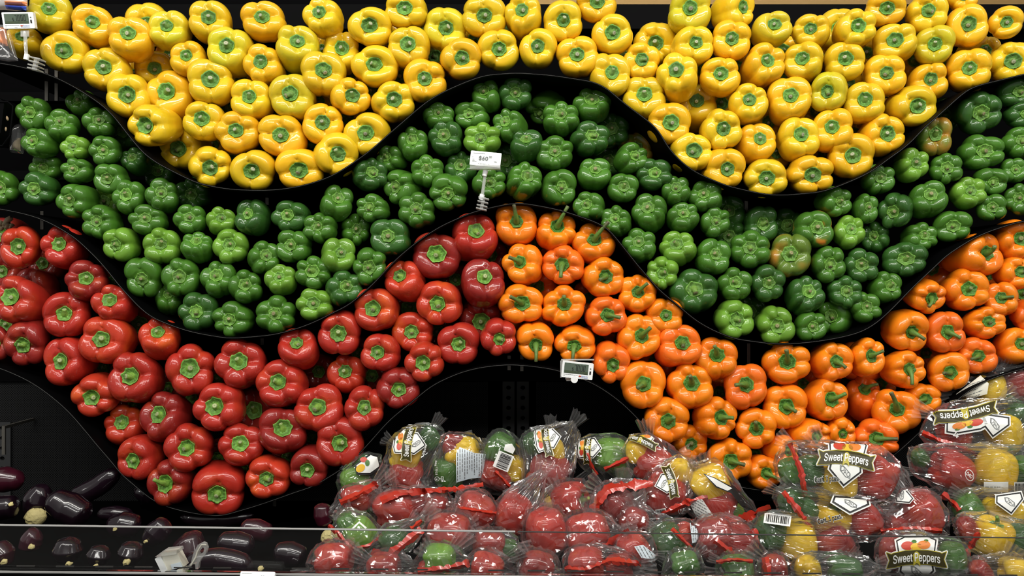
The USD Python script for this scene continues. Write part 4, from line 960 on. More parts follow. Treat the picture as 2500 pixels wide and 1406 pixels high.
# ---------------------------------------------------------------- bags of three peppers
class Bag:
    def __init__(self, label, y, outline, peps, seed, res=(36, 20), group='clear bags of three sweet peppers in the front bin'):
        self.rng = rng = np.random.default_rng(seed); self.y = y
        self.o = at(*np.mean(outline, 0), y)
        self.P = thing('pepper_bag', label, 'bag of peppers', pos=self.o, group=group)
        cloud = []
        for col, px, py, rp, ang, face in peps:
            rp = rp * (1.13 if y < -.05 and seed < 49 else 1.03); R = mm(rp, y); th = math.radians(ang)
            a = np.array([math.cos(th), -face, -math.sin(th)]); a /= np.linalg.norm(a)
            X = np.cross(a, [0.1, 1, .2]); X /= np.linalg.norm(X); Y = np.cross(a, X)
            c = at(px, py, y); org = c + a * R * .75
            body, F_, inf = pepper_body(rng, R, col[0], *res, length=1.75)
            W = np.stack([X, Y, a], 1)
            wv = body @ W.T + org
            nm = {'R': 'red_pepper', 'Y': 'yellow_pepper', 'G': 'green_pepper', 'O': 'orange_pepper'}[col[0]]
            q = part(nm, (wv - self.o, F_), 'pepper_skin', self.P, smooth=True, tint=body_tint(rng, inf, col))
            if face > .15:
                cv, cf, ct = calyx_mesh(rng, inf, col[0]); part('calyx', (cv @ W.T + org - self.o, cf), 'calyx_green', q, smooth=True, tint=ct)
                st, cut = stem_meshes(rng, inf, col[0], np.array([.25, .2, .45]) * R); part('stem', (st[0] @ W.T + org - self.o, st[1]), 'stem_green', q, smooth=True, tint=st[2])
            cloud.append(c + (wv - c) * 1.07)
        ol = []
        for x_, y_ in outline:
            p = at(x_, y_, y); ol += [p + [0, .004, 0], p - [0, .004, 0]]
        pts = np.vstack(cloud + [np.array(ol)])
        h = trimesh.Trimesh(pts).convex_hull
        eq = ConvexHull(pts).equations
        self.n, self.k = eq[:, :3], -eq[:, 3]
        v, f = trimesh.remesh.subdivide_to_size(h.vertices, h.faces, .018, max_iter=6)
        m = trimesh.Trimesh(v, f, process=True)
        q = m.vertices * 42 + rng.uniform(0, 90, 3)
        rid = np.abs(meshkit.noise(q + .8 * np.c_[meshkit.noise(q * .7, 3), meshkit.noise(q * .7, 4), meshkit.noise(q * .7, 5)], 1) - .5) * 2
        m.vertices = m.vertices + m.vertex_normals * ((.45 - np.clip(rid, 0, .45)) * .008 + np.abs(rng.normal(0, .0022, len(m.vertices))))[:, None]
        part('film', m, 'bag_film', self.P, smooth=9, origin=self.o)
        self.outline = np.asarray(outline, float)
        self.flaps(rng.integers(2, 4))

    def hit(self, px):
        r = np.c_[(px[:, 0] - CX) / F, np.ones(len(px)), -(px[:, 1] - CY) / F]
        nd = r @ self.n.T; t = (self.k - CAM @ self.n.T)[None] / np.where(np.abs(nd) < 1e-9, 1e-9, nd)
        t0 = np.where(nd < 0, t, -1e9).max(1); t1 = np.where(nd > 0, t, 1e9).min(1)
        return r, t0, (t0 < t1 - .002) & (np.abs(t0 - D - self.y) < .2)

    def print(self, name, vf, m, lift=0.0, label=None, kind=None):
        if name in ('lettering', 'lettering_halo', 'barcode_bar', 'info_print', 'label_border', 'label_outline', 'label_logo', 'label_picture', 'phone_icon'):
            kind = 'stuff'
        v, f = vf
        if len(v) == 0:
            return
        r, t, ok = self.hit(v)
        f = f[ok[f].all(1)]
        if len(f) == 0:
            return
        ids, inv = np.unique(f, return_inverse=True); f = inv.reshape(-1, 3); r, t = r[ids], t[ids]
        w = CAM + r * (t - .0085 - lift)[:, None]
        part(name, (w, f), m, self.P, smooth=True, origin=self.o, label=label, kind=kind)

    def flaps(self, k):
        """Crimped ends of the bag: folded sheets of loose film standing off the edge."""
        rng = self.rng; ol = self.outline; cen = ol.mean(0)
        for i in rng.choice(len(ol), min(k, len(ol)), replace=False):
            p = ol[i]; d = p - cen; d /= np.linalg.norm(d); s = np.array([-d[1], d[0]])
            L, Wd = rng.uniform(20, 48), rng.uniform(24, 56); nf = 11; V = []
            for a in range(2):
                for b in range(nf):
                    u = b / (nf - 1) - .5
                    q = p + d * (L * a + rng.normal(0, 3)) - d * 6 * (1 - a) + s * u * Wd * (.6 + .7 * a)
                    V.append(at(q[0], q[1], self.y + (-1) ** b * .005 * (a + .3) + rng.normal(0, .002) - .01 * a))
            V = np.array(V); f = []
            for b in range(nf - 1):
                f += [(b, b + 1, nf + b + 1), (b, nf + b + 1, nf + b)]
            part('film_end', (V, np.array(f)), 'loose_film', self.P, smooth=False, origin=self.o)

    def band(self, pts, w=11, m='red_film', wv=2.0):
        pts = np.array(pts, float); s = np.r_[0, np.cumsum(np.linalg.norm(np.diff(pts, axis=0), axis=1))]
        n = max(6, int(s[-1] / 6)); q = np.c_[np.interp(np.linspace(0, s[-1], n), s, pts[:, 0]), np.interp(np.linspace(0, s[-1], n), s, pts[:, 1])]
        t = np.gradient(q, axis=0); t /= np.linalg.norm(t, axis=1, keepdims=True); nn = np.c_[-t[:, 1], t[:, 0]]
        rng = self.rng; ww = w / 2 * (1 + .25 * rng.normal(0, 1, n))[:, None]
        rows = [q - nn * ww, q + nn * ww * .1 + rng.normal(0, .6, q.shape), q + nn * ww]
        V = []
        for k, a in enumerate(rows):
            r, tt, ok = self.hit(a)
            far = np.median(tt[ok]) if ok.any() else self.y + D
            tt = np.where(ok, tt, far)
            V.append(CAM + r * (tt - .0095 - (.004 if k == 1 else 0) - .0015 * rng.random(n))[:, None])
        V = np.vstack(V); f = []
        for k in range(2):
            for b in range(n - 1):
                f += [(k * n + b, k * n + b + 1, (k + 1) * n + b + 1), (k * n + b, (k + 1) * n + b + 1, (k + 1) * n + b)]
        part('red_band', (V, np.array(f)), m, self.P, smooth=30, origin=self.o)

    def front(self, cx, cy, w, ang, banner=True, shield=True, picture=True, text='Sweet Peppers', sq=1.0):
        sc = w
        T = lambda pts: affinity.scale(poly2(pts, 0, 0, 0, sc), 1, sq, origin=(0, 0))
        def G(poly):
            v, f = sheet(poly); return place2((v, f), cx, cy, ang)
        ban = T([(-.40, -.13), (-.2, -.17), (0, -.18), (.2, -.17), (.40, -.13), (.44, -.11), (.52, -.14), (.47, -.01), (.52, .13), (.40, .11), (.2, .07), (0, .06), (-.2, .07), (-.40, .11), (-.52, .13), (-.47, -.01), (-.52, -.14), (-.44, -.11)])
        shp = T([(-.25, .06), (.25, .06), (.27, .18), (0, .44), (-.27, .18)])
        pic = T([(-.30, -.15), (-.33, -.34), (-.2, -.40), (.2, -.40), (.33, -.34), (.30, -.15)])
        halo = []
        if banner: halo.append(ban.buffer(.030 * sc))
        if shield: halo.append(shp.buffer(.055 * sc, join_style=2))
        if picture: halo.append(pic.buffer(.05 * sc, join_style=2))
        self.print('label_border', G(unary_union(halo)), 'white_print', 0)
        if shield:
            self.print('label_outline', G(shp.buffer(.030 * sc, join_style=2)), 'black_print', .0006)
            self.print('label_shield', G(shp), 'white_print', .0012)
            for ch, dx, dy, hh in (('D', -.05, .15, .10), ('A', .0, .21, .085), ('O', .065, .25, .085)):
                v, f = fit_text(ch, dx * sc, dy * sc * sq, hh * sc * .7, hh * sc * sq, False); self.print('label_logo', place2((v, f), cx, cy, ang), 'grey_print', .0018)
            leaf = T([(-.10, .10), (-.02, .12), (.10, .24), (.10, .32), (.02, .30), (-.09, .19)]); self.print('label_logo', G(leaf.exterior.buffer(.006 * sc)), 'grey_print', .0017)
        if picture:
            self.print('label_outline', G(pic.buffer(.022 * sc, join_style=2)), 'black_print', .0006)
            self.print('label_picture', G(pic), 'white_print', .0012)
            for dx, dy, r, m in ((-.15, -.26, .10, 'red_print'), (.13, -.27, .10, 'orange_print'), (0, -.24, .09, 'yellow_print'), (-.04, -.33, .04, 'green_print'), (.17, -.34, .035, 'green_print')):
                e = affinity.scale(Point(dx * sc, dy * sc * sq).buffer(r * sc, 6), 1.15, .75 * sq).intersection(pic); self.print('label_picture', G(e), m, .0018)
        if banner:
            self.print('label_banner', G(ban.buffer(.012 * sc)), 'gold_print', .0024)
            self.print('label_banner', G(ban), 'olive_print', .0030)
            self.print('label_banner', G(affinity.scale(ban, .12, .86)), 'gold_print', .0033)
            v, f = fit_text(text, 0, -.038 * sc * sq, .82 * sc, .19 * sc * sq)
            v[:, 1] += (np.abs(v[:, 0]) / (.4 * sc)) ** 2 * .04 * sc
            self.print('lettering', place2((v, f), cx, cy, ang), 'white_print', .0038, label='white lettering Sweet Peppers')

    def words(self, s, cx, cy, w, h, ang, m='black_print', halo='white_print', bold=True):
        if halo:
            v, f = fit_text(s, 0, 0, w * 1.05, h * 1.25, True)
            for dx, dy in ((-1, 0), (1, 0), (0, -1), (0, 1)):
                self.print('lettering_halo', place2((v + [dx * .5, dy * .5], f), cx, cy, ang), halo, .001)
        self.print('lettering', place2(fit_text(s, 0, 0, w, h, bold), cx, cy, ang), m, .003)

    def barcode(self, cx, cy, w, h, ang, seed=3):
        rng = np.random.default_rng(seed); R_ = lambda x0, y0, x1, y1: place2(sheet(sbox(x0, y0, x1, y1)), cx, cy, ang)
        self.print('barcode_label', R_(-w / 2, -h / 2, w / 2, h / 2), 'white_print', .002)
        x = -w * .42
        while x < w * .42:
            b = rng.choice([.8, 1.2, 1.8, 2.6]) * w / 60
            self.print('barcode_bar', R_(x, -h * .38, min(x + b, w * .44), h * .32), 'black_print', .0028); x += b + rng.choice([1.0, 1.5, 2.2]) * w / 60

    def sticker(self, poly, ang, lines=11, m='sticker', ink='grey_print', seed=5):
        p = Polygon(poly); self.print('info_label', sheet(p), m, .002)
        c = np.array(p.centroid.coords[0]); rng = np.random.default_rng(seed); b = affinity.rotate(p, -ang, origin=tuple(c)).bounds
        for k in range(lines):
            yy = b[1] + (b[3] - b[1]) * (k + .7) / (lines + .4); x = b[0] + (b[2] - b[0]) * .06; xe = b[2] - (b[2] - b[0]) * rng.uniform(.05, .4)
            segs = []
            while x < xe:
                l = rng.uniform(3, 11); segs.append(sbox(x, yy - .8, min(x + l, xe), yy + .8)); x += l + 2.2
            u = affinity.rotate(unary_union(segs), ang, origin=tuple(c)).intersection(p.buffer(-1.5))
            self.print('info_print', sheet(u, 12), ink, .0026)


yd = lambda py: float(np.interp(py, [1060, 1390], [.030, -.262]))
def B(label, outline, peps, seed, y=None):
    return Bag(label, yd(np.mean([p[1] for p in outline])) if y is None else y, outline, peps, seed)


b = B('bag with green pepper and white picture label at left end of pile', [(836, 1212), (840, 1150), (872, 1118), (900, 1106), (925, 1112), (928, 1160), (905, 1200), (850, 1222)], [('Gl', 868, 1172, 34, 70, -.2), ('Gd', 890, 1135, 24, 40, -.2)], 11, .0)
b.print('label_outline', sheet(Polygon([(868, 1136), (905, 1108), (924, 1114), (929, 1140), (905, 1158), (872, 1157)]).buffer(2)), 'black_print', .0005)
b.print('label_shield', sheet(Polygon([(870, 1136), (905, 1111), (921, 1116), (926, 1138), (904, 1154), (874, 1154)])), 'white_print', .0012)
b.print('label_picture', sheet(affinity.rotate(affinity.scale(Point(880, 1143).buffer(11), 1.1, .8), -35)), 'yellow_print', .002)
b.print('label_picture', sheet(affinity.scale(Point(897, 1130).buffer(7), .8, 1.1)), 'green_print', .002)
b.print('label_picture', sheet(affinity.scale(Point(888, 1122).buffer(9), 1, .7)), 'red_print', .0018)
b.band([(842, 1226), (880, 1202), (902, 1190), (923, 1178)], 13)

b = B('bag with upright Sweet Peppers banner, over yellow and red peppers', [(936, 1140), (952, 1078), (985, 1048), (1060, 1040), (1080, 1052), (1068, 1095), (1050, 1178), (1000, 1190), (962, 1176)], [('Gd', 1052, 1072, 26, 70, -.2), ('Yn', 992, 1110, 36, 200, -.1), ('Rn', 993, 1157, 40, 20, -.3)], 12, .0)
b.front(999, 1080, 86, -80, picture=True)
b.words('3 pzas', 1037, 1098, 24, 7, -75, 'white_print', None)

b = B('bag with a pale blue information sticker over yellow and green peppers', [(1046, 1178), (1062, 1118), (1088, 1088), (1112, 1072), (1165, 1074), (1190, 1100), (1188, 1168), (1150, 1186), (1062, 1188)], [('Rd', 1112, 1088, 30, 20, -.2), ('Yn', 1128, 1106, 40, 160, -.2), ('Gn', 1096, 1154, 38, 80, -.3)], 13, .0)
b.sticker([(1113, 1108), (1122, 1091), (1160, 1106), (1186, 1108), (1178, 1166), (1150, 1168), (1114, 1178)], 90, 12)
b.print('phone_icon', sheet(Point(1067, 1169).buffer(6).difference(Point(1067, 1169).buffer(4.6)).union(Point(1066, 1170).buffer(2))), 'white_print', .001)
b.words('(55)', 1066, 1150, 18, 6, -86, 'white_print', None); b.words('www', 1064, 1131, 14, 5, -80, 'white_print', None)
b.print('mail_icon', sheet(sbox(1076, 1163, 1083, 1173).difference(sbox(1077.5, 1164.5, 1081.5, 1171.5))), 'white_print', .001)

b = B('bag with tilted barcode label over green, yellow and red peppers', [(1192, 1092), (1226, 1069), (1262, 1074), (1285, 1108), (1278, 1160), (1258, 1192), (1196, 1198)], [('Gn', 1222, 1096, 36, 120, -.2), ('Yn', 1250, 1144, 32, 90, -.2), ('Rn', 1214, 1158, 38, 20, -.3)], 14, .0)
b.barcode(1229, 1126, 42, 40, 112, 4); b.print('white_label', sheet(Polygon([(1233, 1085), (1250, 1083), (1258, 1096), (1252, 1108), (1230, 1099)])), 'white_print', .002)
b.band([(1208, 1150), (1230, 1172), (1262, 1208)], 8)

b = B('bag with crumpled top and narrow vertical banner above a large red pepper', [(1272, 1150), (1292, 1092), (1320, 1060), (1345, 1048), (1400, 1034), (1412, 1060), (1400, 1118), (1376, 1180), (1310, 1200)], [('Gd', 1306, 1084, 26, 60, -.2), ('Yn', 1352, 1100, 26, 80, -.2), ('Rd', 1338, 1152, 50, 200, -.25)], 15, -.01)
b.front(1336, 1070, 84, -98, sq=.8)

b = B('bag with bright green pepper and a red V-shaped folded band', [(1404, 1112), (1418, 1074), (1460, 1064), (1530, 1072), (1550, 1108), (1502, 1168), (1480, 1184), (1440, 1152)], [('Gl', 1492, 1112, 42, 10, -.2), ('Gn', 1520, 1140, 30, 70, -.2), ('Yn', 1430, 1100, 22, 90, -.2)], 16, -.005)
b.front(1437, 1092, 80, -86, sq=.8)
b.band([(1434, 1106), (1444, 1138), (1458, 1160)], 9); b.band([(1476, 1146), (1510, 1130), (1546, 1113)], 12)

b = B('bag with wide red pepper touching the leftmost low orange peppers', [(1528, 1112), (1536, 1066), (1582, 1060), (1622, 1080), (1662, 1112), (1656, 1148), (1600, 1178), (1548, 1164)], [('Yn', 1556, 1102, 28, 80, -.2), ('Rn', 1592, 1132, 44, 195, -.2)], 17, -.03)
b.front(1562, 1076, 84, 22, shield=False, sq=.8); b.band([(1600, 1176), (1640, 1160), (1662, 1132)], 8)

b = B('bag with crinkled red pepper, sideways banner and a small barcode', [(1560, 1232), (1572, 1182), (1620, 1150), (1658, 1112), (1684, 1140), (1692, 1184), (1672, 1242), (1600, 1270)], [('Rn', 1622, 1204, 44, 190, -.2), ('Yn', 1660, 1150, 24, 80, -.2)], 18, -.09)
b.front(1636, 1176, 78, 74, picture=False); b.barcode(1614, 1252, 26, 20, -10, 6); b.band([(1600, 1262), (1650, 1240), (1680, 1225), (1728, 1214)], 14)
b.words('(55)', 1667, 1247, 22, 12, -18, 'white_print', None)

b = B('bag with long yellow pepper under the lowest orange peppers, red band below', [(1672, 1140), (1720, 1146), (1790, 1186), (1832, 1242), (1850, 1256), (1790, 1290), (1720, 1284), (1662, 1226)], [('Yn', 1728, 1182, 40, 152, -.15), ('Rn', 1752, 1234, 42, 10, .1), ('Gl', 1790, 1252, 22, 20, -.2)], 19, -.10)
b.print('label_outline', sheet(Polygon([(1716, 1155), (1745, 1166), (1795, 1192), (1822, 1232), (1812, 1238), (1785, 1204), (1748, 1190)])), 'black_print', .0005)
b.print('label_shield', sheet(Polygon([(1722, 1159), (1745, 1168), (1788, 1192), (1776, 1198), (1750, 1187)])), 'white_print', .0012)
b.sticker([(1682, 1226), (1714, 1218), (1740, 1256), (1735, 1280), (1700, 1262)], 30, 7, 'white_print'); b.band([(1728, 1266), (1762, 1276), (1800, 1272), (1838, 1256), (1882, 1240)], 20)

b = B('leftmost second-row bag with shining crumpled film over red', [(806, 1262), (832, 1216), (880, 1192), (924, 1176), (924, 1226), (880, 1262), (846, 1272)], [('Rn', 872, 1218, 32, 160, -.2), ('Gd', 895, 1240, 20, 40, -.2)], 20, -.10)
b.band([(830, 1226), (876, 1206), (922, 1180)], 16)
b = B('bag with large flat red pepper below the upright banner bag', [(914, 1240), (926, 1206), (962, 1190), (1030, 1194), (1052, 1214), (1002, 1280), (932, 1286)], [('Rn', 966, 1242, 44, 170, -.2), ('Rd', 1010, 1228, 26, 10, -.2)], 21, -.10)
b.band([(930, 1222), (975, 1203), (1050, 1198)], 14)
b = B('bag with long red pepper tapering right, below the blue-sticker bag', [(1008, 1238), (1040, 1204), (1092, 1200), (1112, 1248), (1082, 1264), (1022, 1262)], [('Rd', 1056, 1236, 34, 185, -.2)], 22, -.08)
b.band([(1040, 1198), (1110, 1194), (1180, 1182)], 12)
b = B('bag with round red pepper below the barcode bag, left of two', [(1112, 1250), (1128, 1224), (1162, 1214), (1194, 1218), (1218, 1252), (1196, 1288), (1140, 1292)], [('Rn', 1162, 1250, 40, 30, -.3)], 23, -.13)
b.band([(1120, 1240), (1160, 1246), (1212, 1254)], 9)
b = B('bag with round red pepper and white upright film tail', [(1216, 1262), (1236, 1220), (1274, 1216), (1300, 1236), (1304, 1190), (1322, 1152), (1330, 1160), (1318, 1230), (1290, 1290), (1230, 1298)], [('Rn', 1254, 1256, 40, 110, -.2)], 24, -.125)
b = B('bag with red pepper and green calyx seen through folded film', [(1312, 1232), (1362, 1204), (1440, 1200), (1442, 1246), (1412, 1268), (1336, 1250)], [('Rn', 1392, 1222, 40, -8, .5), ('Yn', 1350, 1232, 18, 0, -.2)], 25, -.09)
b = B('bag with dark red pepper and an orange-red pleated band', [(1436, 1262), (1460, 1192), (1520, 1180), (1600, 1178), (1562, 1216), (1532, 1256), (1480, 1270)], [('Rd', 1500, 1232, 40, 35, -.2)], 26, -.11)
b.band([(1448, 1246), (1466, 1214), (1486, 1192), (1540, 1184), (1594, 1180)], 22)
b = B('bag with dark red pepper half buried under the crinkled red bag', [(1502, 1290), (1522, 1250), (1562, 1246), (1606, 1268), (1640, 1272), (1600, 1300)], [('Rd', 1548, 1270, 30, 30, -.2)], 27, -.14)
b = B('bag with round red pepper crossing the joint of the clear guard', [(1280, 1330), (1300, 1268), (1336, 1250), (1372, 1270), (1372, 1328), (1322, 1352)], [('Rn', 1335, 1300, 46, 80, -.2)], 28, -.19)
b = B('bag with red pepper and pale tape strip, right of the guard joint', [(1376, 1334), (1392, 1276), (1440, 1254), (1482, 1270), (1524, 1300), (1474, 1344)], [('Rn', 1432, 1302, 46, 160, -.2)], 29, -.19)
b.band([(1460, 1345), (1500, 1318), (1536, 1294)], 14)
b = B('bag with dark green pepper behind the guard and a crumpled white sticker', [(1590, 1332), (1602, 1292), (1640, 1268), (1704, 1290), (1692, 1342), (1640, 1366)], [('Gd', 1632, 1322, 38, 55, -.2), ('Rn', 1672, 1304, 24, 50, -.2)], 30, -.19)
b.sticker([(1684, 1276), (1702, 1278), (1706, 1322), (1690, 1326)], 90, 4); b.band([(1640, 1290), (1680, 1330), (1698, 1346)], 9)
b = B('bag of red peppers in loose clear film under the long red band', [(1692, 1292), (1752, 1270), (1832, 1290), (1836, 1340), (1760, 1368), (1702, 1348)], [('Rd', 1742, 1310, 42, 170, -.2), ('Rd', 1800, 1318, 34, 10, -.2)], 31, -.19)
b.band([(1746, 1318), (1790, 1354)], 18); b.words('(55)', 1742, 1346, 16, 8, 10, 'grey_print', None)
b = B('bag with barcode and green, yellow and red peppers behind the guard', [(1840, 1292), (1898, 1262), (1990, 1274), (2078, 1298), (2092, 1350), (2000, 1372), (1902, 1362), (1846, 1336)], [('Gd', 1878, 1298, 34, 100, -.2), ('Yn', 1948, 1322, 42, 80, -.2), ('Rd', 2036, 1326, 40, 60, -.2)], 32, -.18)
b.barcode(1898, 1268, 66, 26, 8, 9); b.band([(1840, 1290), (1846, 1340)], 16)
b = B('bag with red pepper in the front left corner of the pile', [(752, 1376), (792, 1344), (850, 1342), (892, 1382), (880, 1402), (762, 1398)], [('Rn', 814, 1370, 40, 170, -.2)], 33, -.255)
b = B('front bag with long dark red pepper, second from left', [(868, 1392), (902, 1370), (972, 1362), (1006, 1384), (992, 1404), (882, 1404)], [('Rd', 936, 1388, 34, 175, -.2)], 34, -.265)
b = B('bag with green pepper behind guard and folded red edge like a V', [(812, 1300), (852, 1276), (912, 1288), (924, 1322), (868, 1346)], [('Gl', 878, 1308, 36, 60, -.2), ('Gn', 850, 1278, 24, 60, -.2)], 35, -.20)
b.band([(822, 1296), (846, 1328), (864, 1340), (902, 1332), (934, 1306)], 9); b.band([(802, 1282), (822, 1300)], 12)
b.print('label_outline', sheet(Polygon([(858, 1290), (877, 1272), (896, 1288), (892, 1291), (877, 1277), (863, 1291)])), 'white_print', .001)
b = B('bag end of clear film with broad red hem behind the guard', [(902, 1342), (930, 1300), (1000, 1276), (1034, 1264), (1032, 1300), (946, 1368)], [('Gd', 962, 1322, 30, 40, -.2)], 36, -.23)
b.band([(908, 1346), (942, 1362), (982, 1330), (1030, 1292)], 18); b.band([(1004, 1290), (1030, 1270)], 10)
b = B('bag with wide dark red pepper just under the guard edge', [(1040, 1322), (1052, 1286), (1100, 1264), (1152, 1288), (1142, 1342), (1070, 1352)], [('Rn', 1094, 1306, 46, 175, -.2)], 37, -.19)
b = B('front bag with hazy green pepper and red hem', [(1014, 1376), (1042, 1342), (1112, 1336), (1150, 1372), (1122, 1404), (1022, 1402)], [('Gl', 1072, 1366, 34, 175, -.2), ('Rn', 1046, 1392, 22, 0, -.2)], 38, -.262)
b.band([(1020, 1396), (1090, 1388), (1146, 1374)], 16)
b = B('bag with bright silver film streak above the front row', [(1130, 1352), (1162, 1312), (1232, 1302), (1262, 1342), (1200, 1362)], [('Rd', 1196, 1332, 34, 10, -.2), ('Gd', 1240, 1340, 20, 10, -.2)], 39, -.225)
b = B('front bag with red pepper below the silver film streak', [(1112, 1400), (1152, 1368), (1242, 1362), (1262, 1396), (1200, 1408)], [('Rn', 1186, 1388, 36, 190, -.2)], 40, -.268)
b = B('front bag with red pepper right of the guard joint', [(1262, 1402), (1282, 1362), (1340, 1352), (1368, 1400)], [('Rd', 1312, 1386, 36, 20, -.2)], 41, -.265)
b = B('front bag with crumpled clear film and long red hem', [(1372, 1404), (1392, 1352), (1470, 1348), (1572, 1382), (1560, 1408)], [('Rn', 1430, 1378, 38, 170, -.2), ('Rd', 1510, 1386, 30, 0, -.2)], 42, -.262)
b.band([(1378, 1388), (1430, 1392), (1490, 1368), (1566, 1376)], 16)
b = B('bag with red pepper and striped pale sticker behind the guard', [(1500, 1340), (1530, 1300), (1590, 1312), (1602, 1356), (1560, 1374), (1512, 1366)], [('Rn', 1546, 1344, 36, 60, -.2)], 43, -.225)
b.sticker([(1548, 1334), (1570, 1330), (1610, 1362), (1600, 1366), (1566, 1362)], 60, 5)
b = B('front bag with slim green pepper and shredded film', [(1620, 1402), (1640, 1366), (1702, 1352), (1712, 1394), (1660, 1408)], [('Gn', 1672, 1376, 30, 160, -.2)], 44, -.262)
b = B('front bag with dark green pepper under a red strip', [(1752, 1402), (1760, 1370), (1842, 1364), (1850, 1404)], [('Gn', 1800, 1392, 34, 170, -.2)], 45, -.268); b.band([(1748, 1372), (1790, 1366), (1838, 1370)], 9)
b = B('front bag with red fold and glossy silver film', [(1846, 1404), (1862, 1360), (1920, 1358), (1932, 1404)], [('Rd', 1890, 1390, 30, 80, -.2)], 46, -.268); b.band([(1868, 1360), (1876, 1404)], 16)
b = B('front bag with dark green and dark yellow peppers left of the framed banner', [(1938, 1404), (1950, 1366), (2070, 1364), (2140, 1380), (2130, 1406)], [('Yn', 1972, 1392, 28, 80, -.2), ('Gd', 2060, 1392, 34, 175, -.2)], 47, -.266)

b = B('large front bag with clear Sweet Peppers banner leaning on the orange peppers', [(1900, 1112), (1924, 1080), (2000, 1083), (2120, 1084), (2160, 1098), (2202, 1150), (2236, 1230), (2180, 1236), (2080, 1226), (1990, 1226), (1920, 1192), (1900, 1152)], [('Gn', 1930, 1150, 28, 70, -.1), ('Gd', 1978, 1150, 34, 80, -.1), ('Yn', 2044, 1176, 44, 260, -.2), ('Rn', 2138, 1160, 48, 290, -.2)], 50, -.15)
b.front(2066, 1124, 132, 6)
b.words('Cont. 3 pzas.', 2019, 1171, 60, 16, -4)
b.band([(1928, 1082), (1940, 1112), (1956, 1150), (1966, 1212)], 13)
b = B('bag under the large front one, its shield label folded flat', [(1900, 1200), (1930, 1194), (2100, 1236), (2150, 1250), (2190, 1288), (2100, 1306), (1986, 1304), (1916, 1262)], [('Gd', 1930, 1226, 30, 60, -.2), ('Gd', 1968, 1246, 28, 60, -.2), ('Yn', 2030, 1268, 42, 280, .2), ('Rn', 2104, 1264, 42, 60, -.2)], 51, -.165)
b.front(2078, 1212, 150, 4, banner=False, picture=False, sq=.55); b.words('Cont. 3 pzas.', 2026, 1268, 60, 15, -14)
b.band([(1912, 1200), (1946, 1242), (1982, 1298)], 14)
b = B('bag with bright red pepper and red pleats above the framed banner', [(2160, 1290), (2190, 1232), (2202, 1196), (2240, 1200), (2300, 1262), (2312, 1300), (2202, 1312)], [('Rn', 2252, 1256, 46, 70, -.2), ('Rd', 2190, 1284, 26, 20, -.2)], 52, -.17)
b.front(2216, 1196, 90, 50, banner=False, picture=False); b.band([(2150, 1296), (2230, 1290), (2300, 1296)], 12)
b = B('bag with upside-down banner at top right of the pile', [(2246, 1062), (2272, 1010), (2320, 986), (2450, 976), (2506, 1000), (2506, 1100), (2384, 1106), (2300, 1088)], [('Rn', 2330, 1052, 40, 260, -.1), ('Yn', 2450, 1056, 44, 250, .1), ('Gd', 2490, 1010, 26, 20, -.2)], 53, -.03)
b.front(2356, 1006, 150, 170, shield=False, text='Sweet Peppers', sq=.75); b.front(2432, 1010, 120, 8, banner=False, picture=False)
b.band([(2252, 1056), (2300, 1078), (2340, 1090), (2386, 1110)], 12); b.words('4', 2334, 1060, 14, 18, 8, 'white_print', None)
b = B('bag at upper right edge with grey sticker beside orange peppers', [(2330, 962), (2370, 922), (2442, 908), (2506, 900), (2506, 982), (2402, 988)], [('Yn', 2416, 944, 34, 260, -.2), ('Rd', 2484, 934, 38, 60, -.2), ('Gd', 2470, 978, 20, 60, -.2)], 54, .02)
b.sticker([(2334, 962), (2394, 916), (2414, 936), (2410, 962), (2340, 980)], -20, 6, 'cream_plastic')
b = B('bag with leaf logo on its big red pepper at right', [(2226, 1152), (2262, 1112), (2330, 1098), (2420, 1110), (2506, 1096), (2506, 1198), (2402, 1202), (2300, 1196)], [('Rn', 2322, 1146, 46, 200, -.1), ('Yn', 2428, 1148, 46, 100, -.1), ('Gn', 2494, 1146, 30, 60, -.2), ('Gd', 2246, 1118, 20, 60, -.2)], 55, -.08)
b.print('label_logo', sheet(affinity.rotate(affinity.scale(Point(2367, 1160).buffer(13).difference(Point(2367, 1160).buffer(11)), .8, 1.15), -20)), 'white_print', .001)
b.words('DAO', 2367, 1160, 17, 9, 40, 'white_print', None)
b.sticker([(2402, 1176), (2462, 1176), (2462, 1202), (2402, 1200)], 0, 1, 'white_print'); b.barcode(2494, 1190, 36, 26, 0, 12)
b = B('bag with green and yellow peppers under the leaf-logo bag', [(2330, 1262), (2352, 1212), (2420, 1192), (2506, 1192), (2506, 1292), (2420, 1292)], [('Gn', 2364, 1244, 36, 60, -.2), ('Yn', 2452, 1254, 44, 260, -.1)], 56, -.12)
b.front(2462, 1202, 110, -8, banner=False, picture=False); b.band([(2300, 1205), (2332, 1232), (2342, 1246)], 12)
b = B('bag with yellow pepper and curled green stem at the right edge', [(2340, 1302), (2380, 1272), (2470, 1290), (2506, 1290), (2506, 1362), (2402, 1352)], [('Yn', 2424, 1308, 44, 280, .25), ('Gd', 2490, 1318, 34, 60, -.2), ('Rd', 2362, 1290, 24, 60, -.2)], 57, -.19)
b.band([(2390, 1300), (2372, 1330), (2352, 1362)], 14)
b = B('bag with framed Sweet Peppers banner behind the guard, lower right', [(2152, 1404), (2172, 1330), (2240, 1314), (2332, 1330), (2362, 1404)], [('Rd', 2184, 1352, 36, 80, -.2), ('Gn', 2324, 1362, 34, 80, -.2), ('Yn', 2244, 1344, 30, 70, -.2)], 58, -.245)
b.front(2238, 1368, 140, -1)
b = B('front bag at the lower right corner with yellow pepper', [(2366, 1404), (2390, 1372), (2460, 1366), (2510, 1362), (2510, 1406)], [('Rd', 2394, 1398, 26, 60, -.2), ('Yn', 2476, 1396, 34, 180, -.2)], 59, -.262)

